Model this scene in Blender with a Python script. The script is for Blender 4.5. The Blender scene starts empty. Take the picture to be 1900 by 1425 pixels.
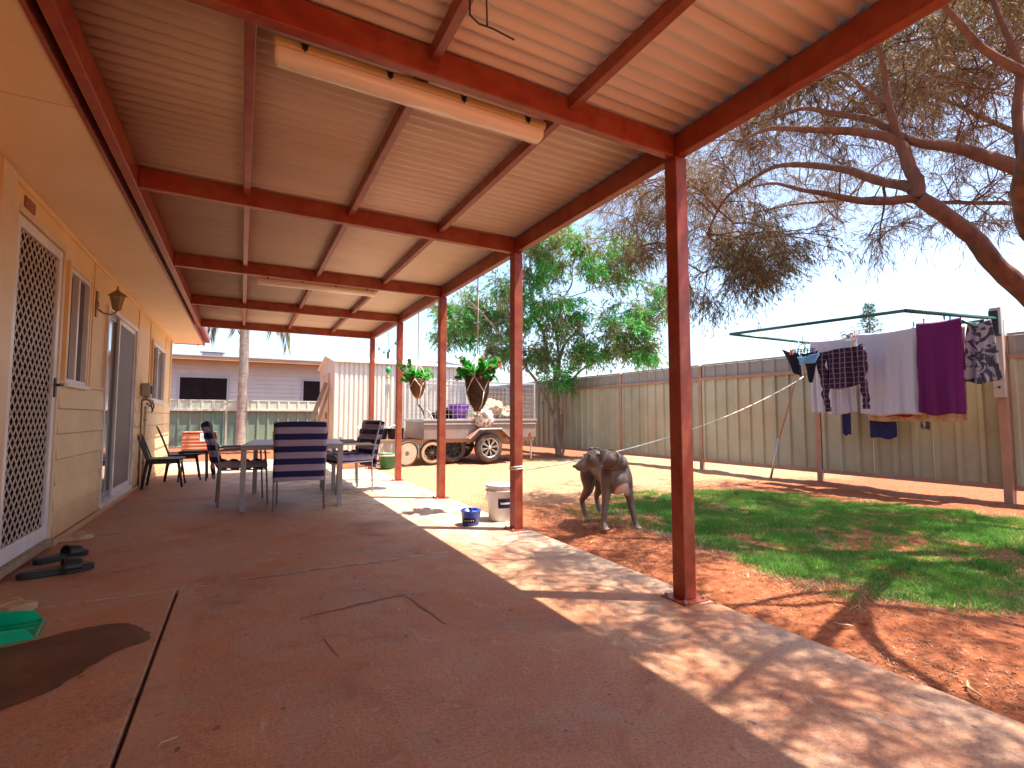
import bpy, bmesh, math, random
import numpy as np
from mathutils import Vector, Matrix, noise

sc = bpy.context.scene
col = sc.collection
R_ = math.radians

# ------------------------------------------------------------------ camera
F_PX, CAM_H = 930.0, 0.96
YAW, PITCH = math.atan(500 / F_PX), math.atan(60 / F_PX)
cam = bpy.data.cameras.new('camera')
camo = bpy.data.objects.new('camera', cam); col.objects.link(camo)
cam.sensor_fit = 'HORIZONTAL'; cam.sensor_width = 36.0
cam.lens = 36.0 * F_PX / 1900.0
cam.clip_start = 0.05; cam.clip_end = 2000
camo.location = (0, 0, CAM_H)
camo.rotation_euler = (math.pi / 2 + PITCH, 0, -YAW)
sc.camera = camo

# ------------------------------------------------------------------ light
SUN_EL = R_(69.0)
sx, sy = 0.84, -0.545                      # horizontal direction towards the sun
world = bpy.data.worlds.new('World'); sc.world = world; world.use_nodes = True
wn = world.node_tree; wn.nodes.clear()
sky = wn.nodes.new('ShaderNodeTexSky'); sky.sky_type = 'NISHITA'; sky.sun_disc = False
sky.sun_elevation = SUN_EL; sky.sun_rotation = math.atan2(sx, sy)
sky.air_density = 1.0; sky.dust_density = 2.2; sky.ozone_density = 1.2; sky.altitude = 0
bg = wn.nodes.new('ShaderNodeBackground'); bg.inputs['Strength'].default_value = 0.125
wo = wn.nodes.new('ShaderNodeOutputWorld')
wn.links.new(sky.outputs[0], bg.inputs['Color']); wn.links.new(bg.outputs[0], wo.inputs['Surface'])
sl = bpy.data.lights.new('sun', 'SUN'); sl.energy = 4.6; sl.angle = R_(0.53); sl.color = (1.0, 0.92, 0.80)
so = bpy.data.objects.new('sun', sl); col.objects.link(so)
so.rotation_euler = Vector((-sx * math.cos(SUN_EL), -sy * math.cos(SUN_EL), -math.sin(SUN_EL))).to_track_quat('-Z', 'Y').to_euler()
so.location = (3, -3, 12)
vs = sc.view_settings
sc.display_settings.display_device = 'sRGB'
vs.view_transform = 'Standard'; vs.look = 'None'; vs.gamma = 1.0; vs.use_curve_mapping = False
vs.exposure = 1.62
cy = sc.cycles
cy.max_bounces = 10; cy.diffuse_bounces = 6; cy.glossy_bounces = 4; cy.transparent_max_bounces = 8
cy.use_denoising = True; cy.sample_clamp_indirect = 10
cy.caustics_reflective = False; cy.caustics_refractive = False

# ------------------------------------------------------------------ helpers
def pin(px, py, Z):
    """world point seen in direction (px, py) of the 1900 px photograph at depth Z metres"""
    f = Vector((math.sin(YAW) * math.cos(PITCH), math.cos(YAW) * math.cos(PITCH), math.sin(PITCH)))
    r = Vector((math.cos(YAW), -math.sin(YAW), 0)); u = r.cross(f)
    return Vector((0, 0, CAM_H)) + (f + r * (px - 950) / F_PX - u * (py - 712.5) / F_PX) * Z

def tag(o, label=None, cat=None, group=None, kind=None):
    if label: o['label'] = label
    if cat: o['category'] = cat
    if group: o['group'] = group
    if kind: o['kind'] = kind
    return o

def thing(name, label, cat, loc=(0, 0, 0), rz=0, group=None):
    o = bpy.data.objects.new(name, None); col.objects.link(o)
    o.empty_display_size = 0.1
    o.location = loc; o.rotation_euler = (0, 0, rz)
    return tag(o, label, cat, group)

class MB:
    def __init__(s): s.v = []; s.f = []
    def add(s, vs, fs):
        n = len(s.v); s.v += [tuple(p) for p in vs]; s.f += [tuple(i + n for i in f) for f in fs]; return s
    def box(s, x0, x1, y0, y1, z0, z1):
        vs = [(x, y, z) for x in (x0, x1) for y in (y0, y1) for z in (z0, z1)]
        return s.add(vs, [(0, 1, 3, 2), (4, 6, 7, 5), (0, 4, 5, 1), (2, 3, 7, 6), (0, 2, 6, 4), (1, 5, 7, 3)])
    def bar(s, a, b, w, h=None, up=(0, 0, 1)):
        h = h or w; a = Vector(a); b = Vector(b); d = (b - a).normalized(); up = Vector(up)
        if abs(d.dot(up)) > 0.98: up = Vector((1, 0, 0))
        x = d.cross(up).normalized(); y = x.cross(d).normalized()
        vs = [p + x * i * w / 2 + y * j * h / 2 for p in (a, b) for i, j in ((-1, -1), (1, -1), (1, 1), (-1, 1))]
        return s.add(vs, [(3, 2, 1, 0), (4, 5, 6, 7), (0, 1, 5, 4), (1, 2, 6, 5), (2, 3, 7, 6), (3, 0, 4, 7)])
    def tube(s, pts, r, n=8, cap=True, flat=1.0, flatdir=None):
        pts = [Vector(p) for p in pts]; m = len(pts)
        rs = r if isinstance(r, (list, tuple)) else [r] * m
        up = Vector(flatdir) if flatdir else Vector((0.13, 0.21, 1)).normalized()
        vs = []
        pu = None
        for i, p in enumerate(pts):
            d = (pts[min(i + 1, m - 1)] - pts[max(i - 1, 0)])
            d = d.normalized() if d.length > 1e-9 else Vector((0, 0, 1))
            if pu is None:
                q = up if abs(d.dot(up)) < 0.95 else Vector((1, 0.1, 0))
                x = d.cross(q).normalized()
            else:
                x = (pu - d * pu.dot(d))
                x = x.normalized() if x.length > 1e-6 else d.cross(up).normalized()
            pu = x; y = d.cross(x)
            ri = rs[i]; rx, ry = (ri if isinstance(ri, tuple) else (ri, ri * flat))
            for k in range(n):
                a = 2 * math.pi * k / n
                vs.append(p + x * math.cos(a) * rx + y * math.sin(a) * ry)
        fs = [(i * n + k, i * n + (k + 1) % n, (i + 1) * n + (k + 1) % n, (i + 1) * n + k) for i in range(m - 1) for k in range(n)]
        if cap: fs += [tuple(range(n))[::-1], tuple((m - 1) * n + k for k in range(n))]
        return s.add(vs, fs)
    def lathe(s, prof, n=20, c=(0, 0, 0), axis='z'):
        vs = []
        for r, z in prof:
            for k in range(n):
                a = 2 * math.pi * k / n
                p = (r * math.cos(a), r * math.sin(a), z)
                if axis == 'y': p = (p[0], p[2], p[1])
                if axis == 'x': p = (p[2], p[0], p[1])
                vs.append((c[0] + p[0], c[1] + p[1], c[2] + p[2]))
        m = len(prof)
        fs = [(i * n + k, i * n + (k + 1) % n, (i + 1) * n + (k + 1) % n, (i + 1) * n + k) for i in range(m - 1) for k in range(n)]
        if axis == 'y': fs = [f[::-1] for f in fs]
        return s.add(vs, fs)
    def ell(s, c, r, n=12, m=8, rot=None):
        vs = []; c = Vector(c)
        for i in range(m + 1):
            t = math.pi * i / m
            for k in range(n):
                a = 2 * math.pi * k / n
                p = Vector((r[0] * math.sin(t) * math.cos(a), r[1] * math.sin(t) * math.sin(a), r[2] * math.cos(t)))
                if rot: p = rot @ p
                vs.append(c + p)
        return s.add(vs, [(i * n + (k + 1) % n, i * n + k, (i + 1) * n + k, (i + 1) * n + (k + 1) % n) for i in range(m) for k in range(n)])
    def grid(s, fn, nu, nv, close_u=False):
        vs = [fn(i / nu, j / nv) for i in range(nu + 1) for j in range(nv + 1)]
        w = nv + 1
        return s.add(vs, [(i * w + j, i * w + j + 1, (i + 1) * w + j + 1, (i + 1) * w + j) for i in range(nu) for j in range(nv)])
    def prism(s, poly, z0, z1, axis='z'):
        n = len(poly)
        def P(a, b, c):
            return (a, b, c) if axis == 'z' else ((a, c, b) if axis == 'y' else (c, a, b))
        vs = [P(a, b, z0) for a, b in poly] + [P(a, b, z1) for a, b in poly]
        fs = [(i, (i + 1) % n, n + (i + 1) % n, n + i) for i in range(n)] + [tuple(range(n))[::-1], tuple(range(n, 2 * n))]
        return s.add(vs, fs)
    def build(s, name, mat, parent=None, smooth=False, bevel=0, loc=None):
        me = bpy.data.meshes.new(name); me.from_pydata([tuple(p) for p in s.v], [], s.f)
        me.update()
        o = bpy.data.objects.new(name, me); col.objects.link(o)
        if mat: me.materials.append(mat)
        if parent: o.parent = parent
        if loc: o.location = loc
        if smooth: me.polygons.foreach_set('use_smooth', [True] * len(me.polygons))
        if bevel:
            b = o.modifiers.new('bevel', 'BEVEL'); b.width = bevel; b.segments = 2; b.limit_method = 'ANGLE'; b.angle_limit = R_(50)
        return o

def fixn(o):
    bm = bmesh.new(); bm.from_mesh(o.data); bmesh.ops.recalc_face_normals(bm, faces=bm.faces[:]); bm.to_mesh(o.data); bm.free(); return o

def inst(src, parent, loc=(0, 0, 0), rot=(0, 0, 0), scale=None):
    o = src.copy(); col.objects.link(o); o.parent = parent; o.location = loc; o.rotation_euler = rot
    if scale: o.scale = scale
    return o

def dup(root, loc, rz=None, label=None):
    m = {}
    def rec(o, par):
        c = o.copy(); col.objects.link(c)
        if par: c.parent = par
        for ch in kids.get(o.name, []): rec(ch, c)
        return c
    kids = {}
    for o in bpy.data.objects:
        if o.parent: kids.setdefault(o.parent.name, []).append(o)
    c = rec(root, None); c.location = loc
    if rz is not None: c.rotation_euler = (0, 0, rz)
    if label: c['label'] = label
    return c

def np_mesh(name, V, nper, mat, parent=None, kind=None):
    """many separate polygons of nper corners; V has shape (k*nper, 3)"""
    me = bpy.data.meshes.new(name); nv = len(V); nf = nv // nper
    me.vertices.add(nv); me.vertices.foreach_set('co', np.asarray(V, dtype=np.float32).ravel())
    me.loops.add(nv); me.loops.foreach_set('vertex_index', np.arange(nv, dtype=np.int32))
    me.polygons.add(nf)
    me.polygons.foreach_set('loop_start', np.arange(0, nv, nper, dtype=np.int32))
    me.update(calc_edges=True)
    me.materials.append(mat)
    o = bpy.data.objects.new(name, me); col.objects.link(o)
    if parent: o.parent = parent
    if kind: o['kind'] = kind
    return o

# ------------------------------------------------------------------ materials
def newmat(name):
    m = bpy.data.materials.new(name); m.use_nodes = True
    nt = m.node_tree; b = nt.nodes['Principled BSDF']
    return m, nt, b

def coords(nt, scale=(1, 1, 1), local=False):
    N = nt.nodes
    if local:
        tc = N.new('ShaderNodeTexCoord'); src = tc.outputs['Object']
    else:
        g = N.new('ShaderNodeNewGeometry'); src = g.outputs['Position']
    mp = N.new('ShaderNodeMapping'); mp.inputs['Scale'].default_value = scale
    nt.links.new(src, mp.inputs['Vector']); return mp.outputs[0]

def nz(nt, vec, scale, detail=4, rough=0.55, dist=0.0):
    n = nt.nodes.new('ShaderNodeTexNoise'); n.inputs['Scale'].default_value = scale
    n.inputs['Detail'].default_value = detail; n.inputs['Roughness'].default_value = rough
    n.inputs['Distortion'].default_value = dist
    nt.links.new(vec, n.inputs['Vector']); return n.outputs['Fac']

def ramp(nt, fac, stops):
    r = nt.nodes.new('ShaderNodeValToRGB'); e = r.color_ramp.elements
    while len(e) < len(stops): e.new(0.5)
    for i, (p, c) in enumerate(stops):
        e[i].position = p; e[i].color = (*c, 1) if len(c) == 3 else c
    nt.links.new(fac, r.inputs[0]); return r.outputs[0]

def mix(nt, fac, a, b, mode='MIX'):
    m = nt.nodes.new('ShaderNodeMix'); m.data_type = 'RGBA'; m.blend_type = mode
    for i, v in ((0, fac), (6, a), (7, b)):
        if isinstance(v, (int, float)): m.inputs[i].default_value = v
        elif isinstance(v, tuple): m.inputs[i].default_value = (*v, 1) if len(v) == 3 else v
        else: nt.links.new(v, m.inputs[i])
    return m.outputs[2]

def bump(nt, b, h, strength=0.3, dist=0.01):
    n = nt.nodes.new('ShaderNodeBump'); n.inputs['Strength'].default_value = strength; n.inputs['Distance'].default_value = dist
    nt.links.new(h, n.inputs['Height']); nt.links.new(n.outputs[0], b.inputs['Normal'])

def paint(name, c, rough=0.5, var=0.12, scale=6, dust=None, dustamt=0.35, metal=0.0, bumps=0.05, spec=0.5, local=False, stretch=(1, 1, 1), objvar=0.0, splash=0.0):
    """painted / plain surface with blotchy wear, optional dust colour"""
    m, nt, b = newmat(name)
    v = coords(nt, stretch, local)
    n1 = nz(nt, v, scale, 5)
    lo = tuple(x * (1 - var) for x in c); hi = tuple(min(1, x * (1 + var)) for x in c)
    base = ramp(nt, n1, [(0.3, lo), (0.7, hi)])
    if dust:
        n2 = nz(nt, v, scale * 0.37, 7, 0.65)
        k = ramp(nt, n2, [(0.42, (0, 0, 0)), (0.75, (dustamt,) * 3)])
        base = mix(nt, k, base, dust)
    if objvar:
        oi = nt.nodes.new('ShaderNodeObjectInfo'); k = ramp(nt, oi.outputs['Random'], [(0, (1 - objvar,) * 3), (1, (1 + objvar, 1 + objvar, 1 + objvar * 0.8))])
        base = mix(nt, 1.0, base, k, 'MULTIPLY')
    if splash:
        sp_ = nt.nodes.new('ShaderNodeSeparateXYZ'); gg = nt.nodes.new('ShaderNodeNewGeometry'); nt.links.new(gg.outputs['Position'], sp_.inputs[0])
        ad_ = nt.nodes.new('ShaderNodeMath'); ad_.operation = 'MULTIPLY_ADD'; ad_.inputs[1].default_value = 0.45; nt.links.new(nz(nt, v, 3.0, 6, 0.65), ad_.inputs[0]); nt.links.new(sp_.outputs['Z'], ad_.inputs[2])
        mr_ = nt.nodes.new('ShaderNodeMapRange'); mr_.inputs['From Min'].default_value = 0.52; mr_.inputs['From Max'].default_value = 0.16; mr_.inputs['To Max'].default_value = splash; nt.links.new(ad_.outputs[0], mr_.inputs['Value'])
        base = mix(nt, mr_.outputs[0], base, (0.50, 0.22, 0.09))
        st_ = ramp(nt, nz(nt, coords(nt, (1, 3, 0.35)), 9, 5, 0.6), [(0.60, (0,) * 3), (0.75, (0.35,) * 3)]); base = mix(nt, st_, base, (0.45, 0.27, 0.13))
    nt.links.new(base, b.inputs['Base Color'])
    b.inputs['Roughness'].default_value = rough; b.inputs['Metallic'].default_value = metal
    b.inputs['Specular IOR Level'].default_value = spec
    if bumps: bump(nt, b, nz(nt, v, scale * 12, 3), bumps, 0.004)
    return m

DUST = (0.36, 0.15, 0.07)
M = {}
M['red_steel'] = paint('red_steel', (0.27, 0.040, 0.019), 0.40, 0.28, 13, (0.36, 0.15, 0.07), 0.65, bumps=0.12, spec=0.5)
M['cream_wall'] = paint('cream_wall', (0.74, 0.56, 0.32), 0.55, 0.08, 2.5, (0.50, 0.24, 0.09), 0.35, objvar=0.06, splash=0.75)
M['upper_wall'] = paint('upper_wall', (0.78, 0.55, 0.26), 0.55, 0.06, 2.5, (0.55, 0.28, 0.10), 0.30)
M['soffit'] = paint('soffit', (0.82, 0.66, 0.46), 0.6, 0.04, 1.6, (0.62, 0.42, 0.24), 0.35)
M['trim_cream'] = paint('trim_cream', (0.72, 0.56, 0.36), 0.5, 0.06, 4, DUST, 0.25)
M['white_alu'] = paint('white_alu', (0.74, 0.74, 0.76), 0.35, 0.06, 5, DUST, 0.4)
M['grille'] = paint('grille', (0.62, 0.52, 0.44), 0.45, 0.1, 8, DUST, 0.3)
M['roof_sheet'] = paint('roof_sheet', (0.76, 0.66, 0.58), 0.42, 0.07, 1.8, (0.52, 0.36, 0.24), 0.5, stretch=(0.4, 1.6, 1), objvar=0.05)
M['black'] = paint('black', (0.02, 0.02, 0.022), 0.45, 0.3, 9)
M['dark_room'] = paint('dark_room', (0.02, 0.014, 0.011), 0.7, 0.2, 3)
M['grey_metal'] = paint('grey_metal', (0.34, 0.35, 0.38), 0.4, 0.12, 6, DUST, 0.35, metal=0.3)
M['galv'] = paint('galv', (0.50, 0.51, 0.53), 0.38, 0.14, 7, DUST, 0.6, metal=0.6)
M['fence_sheet'] = paint('fence_sheet', (0.44, 0.46, 0.33), 0.5, 0.12, 2.2, (0.36, 0.20, 0.10), 0.5, objvar=0.13, splash=0.55)
M['fence_top'] = paint('fence_top', (0.31, 0.30, 0.26), 0.5, 0.12, 2.2)  # same sheet as below; shade of the cap put into a greyer colour
M['fence_green_top'] = paint('fence_green_top', (0.50, 0.56, 0.46), 0.5, 0.10, 2.2)  # top strip's sunlit look painted as a paler green than the sheets
M['fence_green'] = paint('fence_green', (0.16, 0.27, 0.20), 0.5, 0.10, 2.2, (0.36, 0.25, 0.15), 0.35)
M['fence_rail'] = paint('fence_rail', (0.42, 0.25, 0.17), 0.5, 0.14, 4, DUST, 0.5)
M['rail_pale'] = paint('rail_pale', (0.55, 0.50, 0.40), 0.5, 0.14, 4, DUST, 0.3)
M['shed_wall'] = paint('shed_wall', (0.78, 0.74, 0.68), 0.5, 0.05, 3, (0.6, 0.40, 0.2), 0.2, bumps=0)
M['shed_side'] = paint('shed_side', (0.66, 0.48, 0.36), 0.5, 0.08, 3, DUST, 0.3)
M['nb_wall'] = paint('nb_wall', (0.50, 0.51, 0.49), 0.6, 0.06, 2)
M['nb_trim'] = paint('nb_trim', (0.38, 0.40, 0.46), 0.5, 0.06, 2)
M['nb_fascia'] = paint('nb_fascia', (0.46, 0.26, 0.13), 0.5, 0.1, 2)
M['screen_dark'] = paint('screen_dark', (0.016, 0.012, 0.014), 0.8, 0.2, 4, spec=0.1)
M['rope'] = paint('rope', (0.78, 0.72, 0.60), 0.8, 0.15, 60)
M['cream_plastic'] = paint('cream_plastic', (0.70, 0.52, 0.27), 0.4, 0.08, 9, (0.5, 0.25, 0.08), 0.3)
M['bark'] = paint('bark', (0.15, 0.062, 0.036), 0.85, 0.45, 14, (0.10, 0.05, 0.035), 0.8, bumps=0.8, stretch=(1, 1, 0.35))
M['twig'] = paint('twig', (0.24, 0.11, 0.06), 0.8, 0.3, 14, bumps=0)
M['bark_grey'] = paint('bark_grey', (0.26, 0.20, 0.15), 0.85, 0.35, 14, bumps=0.6, stretch=(1, 1, 0.3))
M['terracotta'] = paint('terracotta', (0.56, 0.23, 0.12), 0.6, 0.12, 7, (0.7, 0.45, 0.3), 0.3)
M['white_paper'] = paint('white_paper', (0.78, 0.78, 0.76), 0.5, 0.05, 20)
M['blue_plastic'] = paint('blue_plastic', (0.015, 0.07, 0.42), 0.35, 0.12, 12, DUST, 0.25)
M['green_plastic'] = paint('green_plastic', (0.0, 0.42, 0.20), 0.35, 0.10, 12)
M['dark_green'] = paint('dark_green', (0.03, 0.20, 0.10), 0.4, 0.15, 12, DUST, 0.3)
M['purple_plastic'] = paint('purple_plastic', (0.30, 0.13, 0.66), 0.4, 0.1, 12)
M['white_plastic'] = paint('white_plastic', (0.70, 0.68, 0.66), 0.4, 0.05, 8, DUST, 0.4)
M['tan'] = paint('tan', (0.55, 0.36, 0.20), 0.7, 0.15, 20)
M['wood_old'] = paint('wood_old', (0.34, 0.24, 0.16), 0.8, 0.35, 8, stretch=(3, 3, 0.4))
M['rubber'] = paint('rubber', (0.035, 0.033, 0.032), 0.75, 0.25, 12, DUST, 0.5)
M['alloy'] = paint('alloy', (0.62, 0.60, 0.58), 0.3, 0.1, 12, DUST, 0.35, metal=0.7)
M['green_tube'] = paint('green_tube', (0.015, 0.10, 0.085), 0.3, 0.15, 6)
M['brass'] = paint('brass', (0.30, 0.17, 0.06), 0.4, 0.2, 12, metal=0.5)
M['bracket'] = paint('bracket', (0.50, 0.47, 0.43), 0.45, 0.1, 5, DUST, 0.2)
M['dry_soil'] = None

def concrete():
    m, nt, b = newmat('concrete')
    v = coords(nt)
    big = nz(nt, v, 0.55, 6, 0.6, 0.4); mid = nz(nt, v, 2.6, 7, 0.65, 0.6); fine = nz(nt, v, 38, 5, 0.7)
    spk = nz(nt, v, 150, 2, 0.5)
    base = ramp(nt, mid, [(0.28, (0.255, 0.095, 0.052)), (0.5, (0.38, 0.182, 0.100)), (0.72, (0.49, 0.275, 0.165))])
    base = mix(nt, ramp(nt, big, [(0.35, (0, 0, 0)), (0.7, (0.75,) * 3)]), base, (0.35, 0.165, 0.088))
    # sunlit glare painted into the colour, paler towards far end and yard side
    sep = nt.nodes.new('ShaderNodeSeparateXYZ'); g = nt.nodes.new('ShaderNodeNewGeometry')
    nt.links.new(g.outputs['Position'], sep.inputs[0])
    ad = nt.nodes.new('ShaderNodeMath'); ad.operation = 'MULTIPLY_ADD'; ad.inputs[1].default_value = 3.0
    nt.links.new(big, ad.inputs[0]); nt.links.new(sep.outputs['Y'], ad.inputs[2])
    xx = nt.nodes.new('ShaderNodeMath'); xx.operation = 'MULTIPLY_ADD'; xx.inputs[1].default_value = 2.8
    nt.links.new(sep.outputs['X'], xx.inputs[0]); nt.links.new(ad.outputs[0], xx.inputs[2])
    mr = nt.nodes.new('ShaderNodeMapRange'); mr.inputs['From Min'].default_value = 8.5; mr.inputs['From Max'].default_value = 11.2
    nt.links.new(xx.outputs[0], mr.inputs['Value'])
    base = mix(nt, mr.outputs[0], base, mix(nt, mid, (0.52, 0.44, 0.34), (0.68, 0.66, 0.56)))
    base = mix(nt, ramp(nt, fine, [(0.35, (0.0,) * 3), (0.7, (0.24,) * 3)]), base, (0.48, 0.29, 0.20))
    scuff = ramp(nt, nz(nt, coords(nt, (0.55, 1.7, 1)), 2.1, 8, 0.72, 1.5), [(0.56, (0,) * 3), (0.72, (0.55,) * 3)])
    base = mix(nt, scuff, base, (0.47, 0.30, 0.23))
    stain = ramp(nt, nz(nt, v, 1.7, 7, 0.7, 0.8), [(0.32, (0.85,) * 3), (0.48, (0,) * 3)])
    base = mix(nt, stain, base, (0.20, 0.075, 0.042))
    greyp = ramp(nt, nz(nt, v, 3.3, 8, 0.7, 1.0), [(0.46, (0,) * 3), (0.60, (0.8,) * 3)])
    base = mix(nt, greyp, base, (0.345, 0.21, 0.145))
    orng = ramp(nt, nz(nt, coords(nt, (1, 1, 2.1)), 1.35, 6, 0.7, 0.5), [(0.48, (0,) * 3), (0.64, (0.85,) * 3)])
    base = mix(nt, orng, base, (0.37, 0.135, 0.055))
    grit = ramp(nt, nz(nt, v, 75, 4, 0.75), [(0.30, (0.75, 0.72, 0.70)), (0.5, (1.14, 1.14, 1.12)), (0.70, (1.42, 1.38, 1.32))])
    base = mix(nt, 1.0, base, grit, 'MULTIPLY')
    # pale cement smears
    sm = ramp(nt, nz(nt, coords(nt, (1.4, 0.8, 1)), 3.6, 9, 0.75, 2.0), [(0.58, (0,) * 3), (0.70, (0.7,) * 3)])
    base = mix(nt, sm, base, (0.56, 0.42, 0.34))
    # trowelled margin along the expansion joint
    m1 = nt.nodes.new('ShaderNodeMapRange'); m1.inputs['From Min'].default_value = -0.165; m1.inputs['From Max'].default_value = -0.19
    nt.links.new(sep.outputs['X'], m1.inputs['Value'])
    m2_ = nt.nodes.new('ShaderNodeMath'); m2_.operation = 'GREATER_THAN'; m2_.inputs[1].default_value = -0.285; nt.links.new(sep.outputs['X'], m2_.inputs[0])
    m3_ = nt.nodes.new('ShaderNodeMath'); m3_.operation = 'LESS_THAN'; m3_.inputs[1].default_value = 3.4; nt.links.new(sep.outputs['Y'], m3_.inputs[0])
    mA = nt.nodes.new('ShaderNodeMath'); mA.operation = 'MULTIPLY'; nt.links.new(m1.outputs[0], mA.inputs[0]); nt.links.new(m2_.outputs[0], mA.inputs[1])
    mB = nt.nodes.new('ShaderNodeMath'); mB.operation = 'MULTIPLY'; nt.links.new(mA.outputs[0], mB.inputs[0]); nt.links.new(m3_.outputs[0], mB.inputs[1])
    mC = nt.nodes.new('ShaderNodeMath'); mC.operation = 'MULTIPLY'; nt.links.new(mB.outputs[0], mC.inputs[0]); nt.links.new(ramp(nt, mid, [(0.35, (0.1,) * 3), (0.65, (0.75,) * 3)]), mC.inputs[1])
    base = mix(nt, mC.outputs[0], base, (0.46, 0.26, 0.16))
    dk = ramp(nt, nz(nt, v, 7.5, 4, 0.5, 1.2), [(0.68, (0,) * 3), (0.74, (0.5,) * 3)])
    base = mix(nt, dk, base, (0.17, 0.07, 0.045))
    dots = ramp(nt, nz(nt, v, 17, 2, 0.5), [(0.70, (0,) * 3), (0.74, (0.75,) * 3)])
    base = mix(nt, dots, base, (0.10, 0.045, 0.03))
    base = mix(nt, ramp(nt, spk, [(0.3, (0.22,) * 3), (0.5, (0,) * 3)]), base, (0.12, 0.06, 0.04))
    nt.links.new(base, b.inputs['Base Color'])
    nt.links.new(ramp(nt, mid, [(0.3, (0.5,) * 3), (0.7, (0.72,) * 3)]), b.inputs['Roughness'])
    ma = nt.nodes.new('ShaderNodeMath'); ma.operation = 'MULTIPLY_ADD'; ma.inputs[1].default_value = 0.5
    nt.links.new(fine, ma.inputs[0]); nt.links.new(mid, ma.inputs[2])
    bump(nt, b, ma.outputs[0], 0.6, 0.007)
    return m
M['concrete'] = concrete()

def soil():
    m, nt, b = newmat('red_soil')
    v = coords(nt)
    a = nz(nt, v, 1.1, 6, 0.6, 0.3); f = nz(nt, v, 26, 6, 0.7); g = nz(nt, v, 90, 3, 0.6)
    red = ramp(nt, f, [(0.3, (0.17, 0.046, 0.018)), (0.55, (0.32, 0.100, 0.043)), (0.8, (0.44, 0.18, 0.09))])
    straw = ramp(nt, f, [(0.3, (0.25, 0.12, 0.058)), (0.5, (0.38, 0.22, 0.12)), (0.7, (0.49, 0.34, 0.20))])
    sep = nt.nodes.new('ShaderNodeSeparateXYZ'); gg = nt.nodes.new('ShaderNodeNewGeometry')
    nt.links.new(gg.outputs['Position'], sep.inputs[0])
    ad = nt.nodes.new('ShaderNodeMath'); ad.operation = 'MULTIPLY_ADD'; ad.inputs[1].default_value = 2.2
    nt.links.new(a, ad.inputs[0]); nt.links.new(sep.outputs['Y'], ad.inputs[2])
    mr = nt.nodes.new('ShaderNodeMapRange'); mr.inputs['From Min'].default_value = 5.6; mr.inputs['From Max'].default_value = 6.7
    nt.links.new(ad.outputs[0], mr.inputs['Value'])
    m2 = nt.nodes.new('ShaderNodeMapRange'); m2.inputs['From Min'].default_value = 11.6; m2.inputs['From Max'].default_value = 10.6
    nt.links.new(ad.outputs[0], m2.inputs['Value'])
    mm = nt.nodes.new('ShaderNodeMath'); mm.operation = 'MULTIPLY'; nt.links.new(mr.outputs[0], mm.inputs[0]); nt.links.new(m2.outputs[0], mm.inputs[1])
    base = mix(nt, mm.outputs[0], red, straw)
    base = mix(nt, ramp(nt, g, [(0.62, (0,) * 3), (0.72, (0.6,) * 3)]), base, (0.50, 0.33, 0.2))
    nt.links.new(base, b.inputs['Base Color']); b.inputs['Roughness'].default_value = 0.9
    b.inputs['Specular IOR Level'].default_value = 0.2
    bump(nt, b, f, 0.6, 0.02)
    return m
M['soil'] = soil()

def leafmat(name, cols, trans=0.35, rough=0.55):
    m, nt, b = newmat(name)
    oi = nt.nodes.new('ShaderNodeNewGeometry')
    c = ramp(nt, oi.outputs['Random Per Island'], [(i / max(1, len(cols) - 1), q) for i, q in enumerate(cols)])
    v = coords(nt); c = mix(nt, ramp(nt, nz(nt, v, 0.9, 3), [(0.35, (0.0,) * 3), (0.65, (0.7,) * 3)]), c, mix(nt, 0.5, c, cols[-1]))
    nt.links.new(c, b.inputs['Base Color']); b.inputs['Roughness'].default_value = rough
    b.inputs['Specular IOR Level'].default_value = 0.3
    tr = nt.nodes.new('ShaderNodeBsdfTranslucent'); nt.links.new(c, tr.inputs['Color'])
    ms = nt.nodes.new('ShaderNodeMixShader'); ms.inputs[0].default_value = trans
    nt.links.new(b.outputs[0], ms.inputs[1]); nt.links.new(tr.outputs[0], ms.inputs[2])
    nt.links.new(ms.outputs[0], nt.nodes['Material Output'].inputs['Surface'])
    return m
M['needle'] = leafmat('needle', [(0.16, 0.10, 0.05), (0.29, 0.19, 0.10), (0.17, 0.18, 0.09), (0.36, 0.25, 0.14)], 0.45)
M['needle_dark'] = leafmat('needle_dark', [(0.08, 0.12, 0.08), (0.14, 0.16, 0.09), (0.20, 0.15, 0.07)], 0.4)
M['leaf_green'] = leafmat('leaf_green', [(0.03, 0.34, 0.05), (0.08, 0.50, 0.07), (0.22, 0.44, 0.07), (0.03, 0.44, 0.10)], 0.55)
M['leaf_olive'] = leafmat('leaf_olive', [(0.12, 0.28, 0.07), (0.22, 0.32, 0.11), (0.30, 0.26, 0.13)], 0.5)
M['litter'] = leafmat('litter', [(0.22, 0.11, 0.06), (0.40, 0.25, 0.15), (0.58, 0.42, 0.28), (0.15, 0.07, 0.04)], 0.1)
M['palm_leaf'] = leafmat('palm_leaf', [(0.10, 0.13, 0.05), (0.20, 0.20, 0.08), (0.26, 0.22, 0.13)], 0.3)
M['grass'] = leafmat('grass', [(0.04, 0.23, 0.02), (0.10, 0.34, 0.04), (0.26, 0.40, 0.08), (0.04, 0.20, 0.03), (0.18, 0.40, 0.06)], 0.5)
M['grass_dry'] = leafmat('grass_dry', [(0.50, 0.40, 0.22), (0.40, 0.30, 0.16), (0.58, 0.50, 0.32)], 0.2)
M['pot_leaf'] = leafmat('pot_leaf', [(0.02, 0.22, 0.03), (0.04, 0.34, 0.04), (0.08, 0.40, 0.05)], 0.45)
M['petal'] = leafmat('petal', [(0.75, 0.12, 0.26), (0.85, 0.28, 0.36)], 0.4)
M['spruce'] = leafmat('spruce', [(0.03, 0.10, 0.05), (0.05, 0.14, 0.06)], 0.3)

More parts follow.
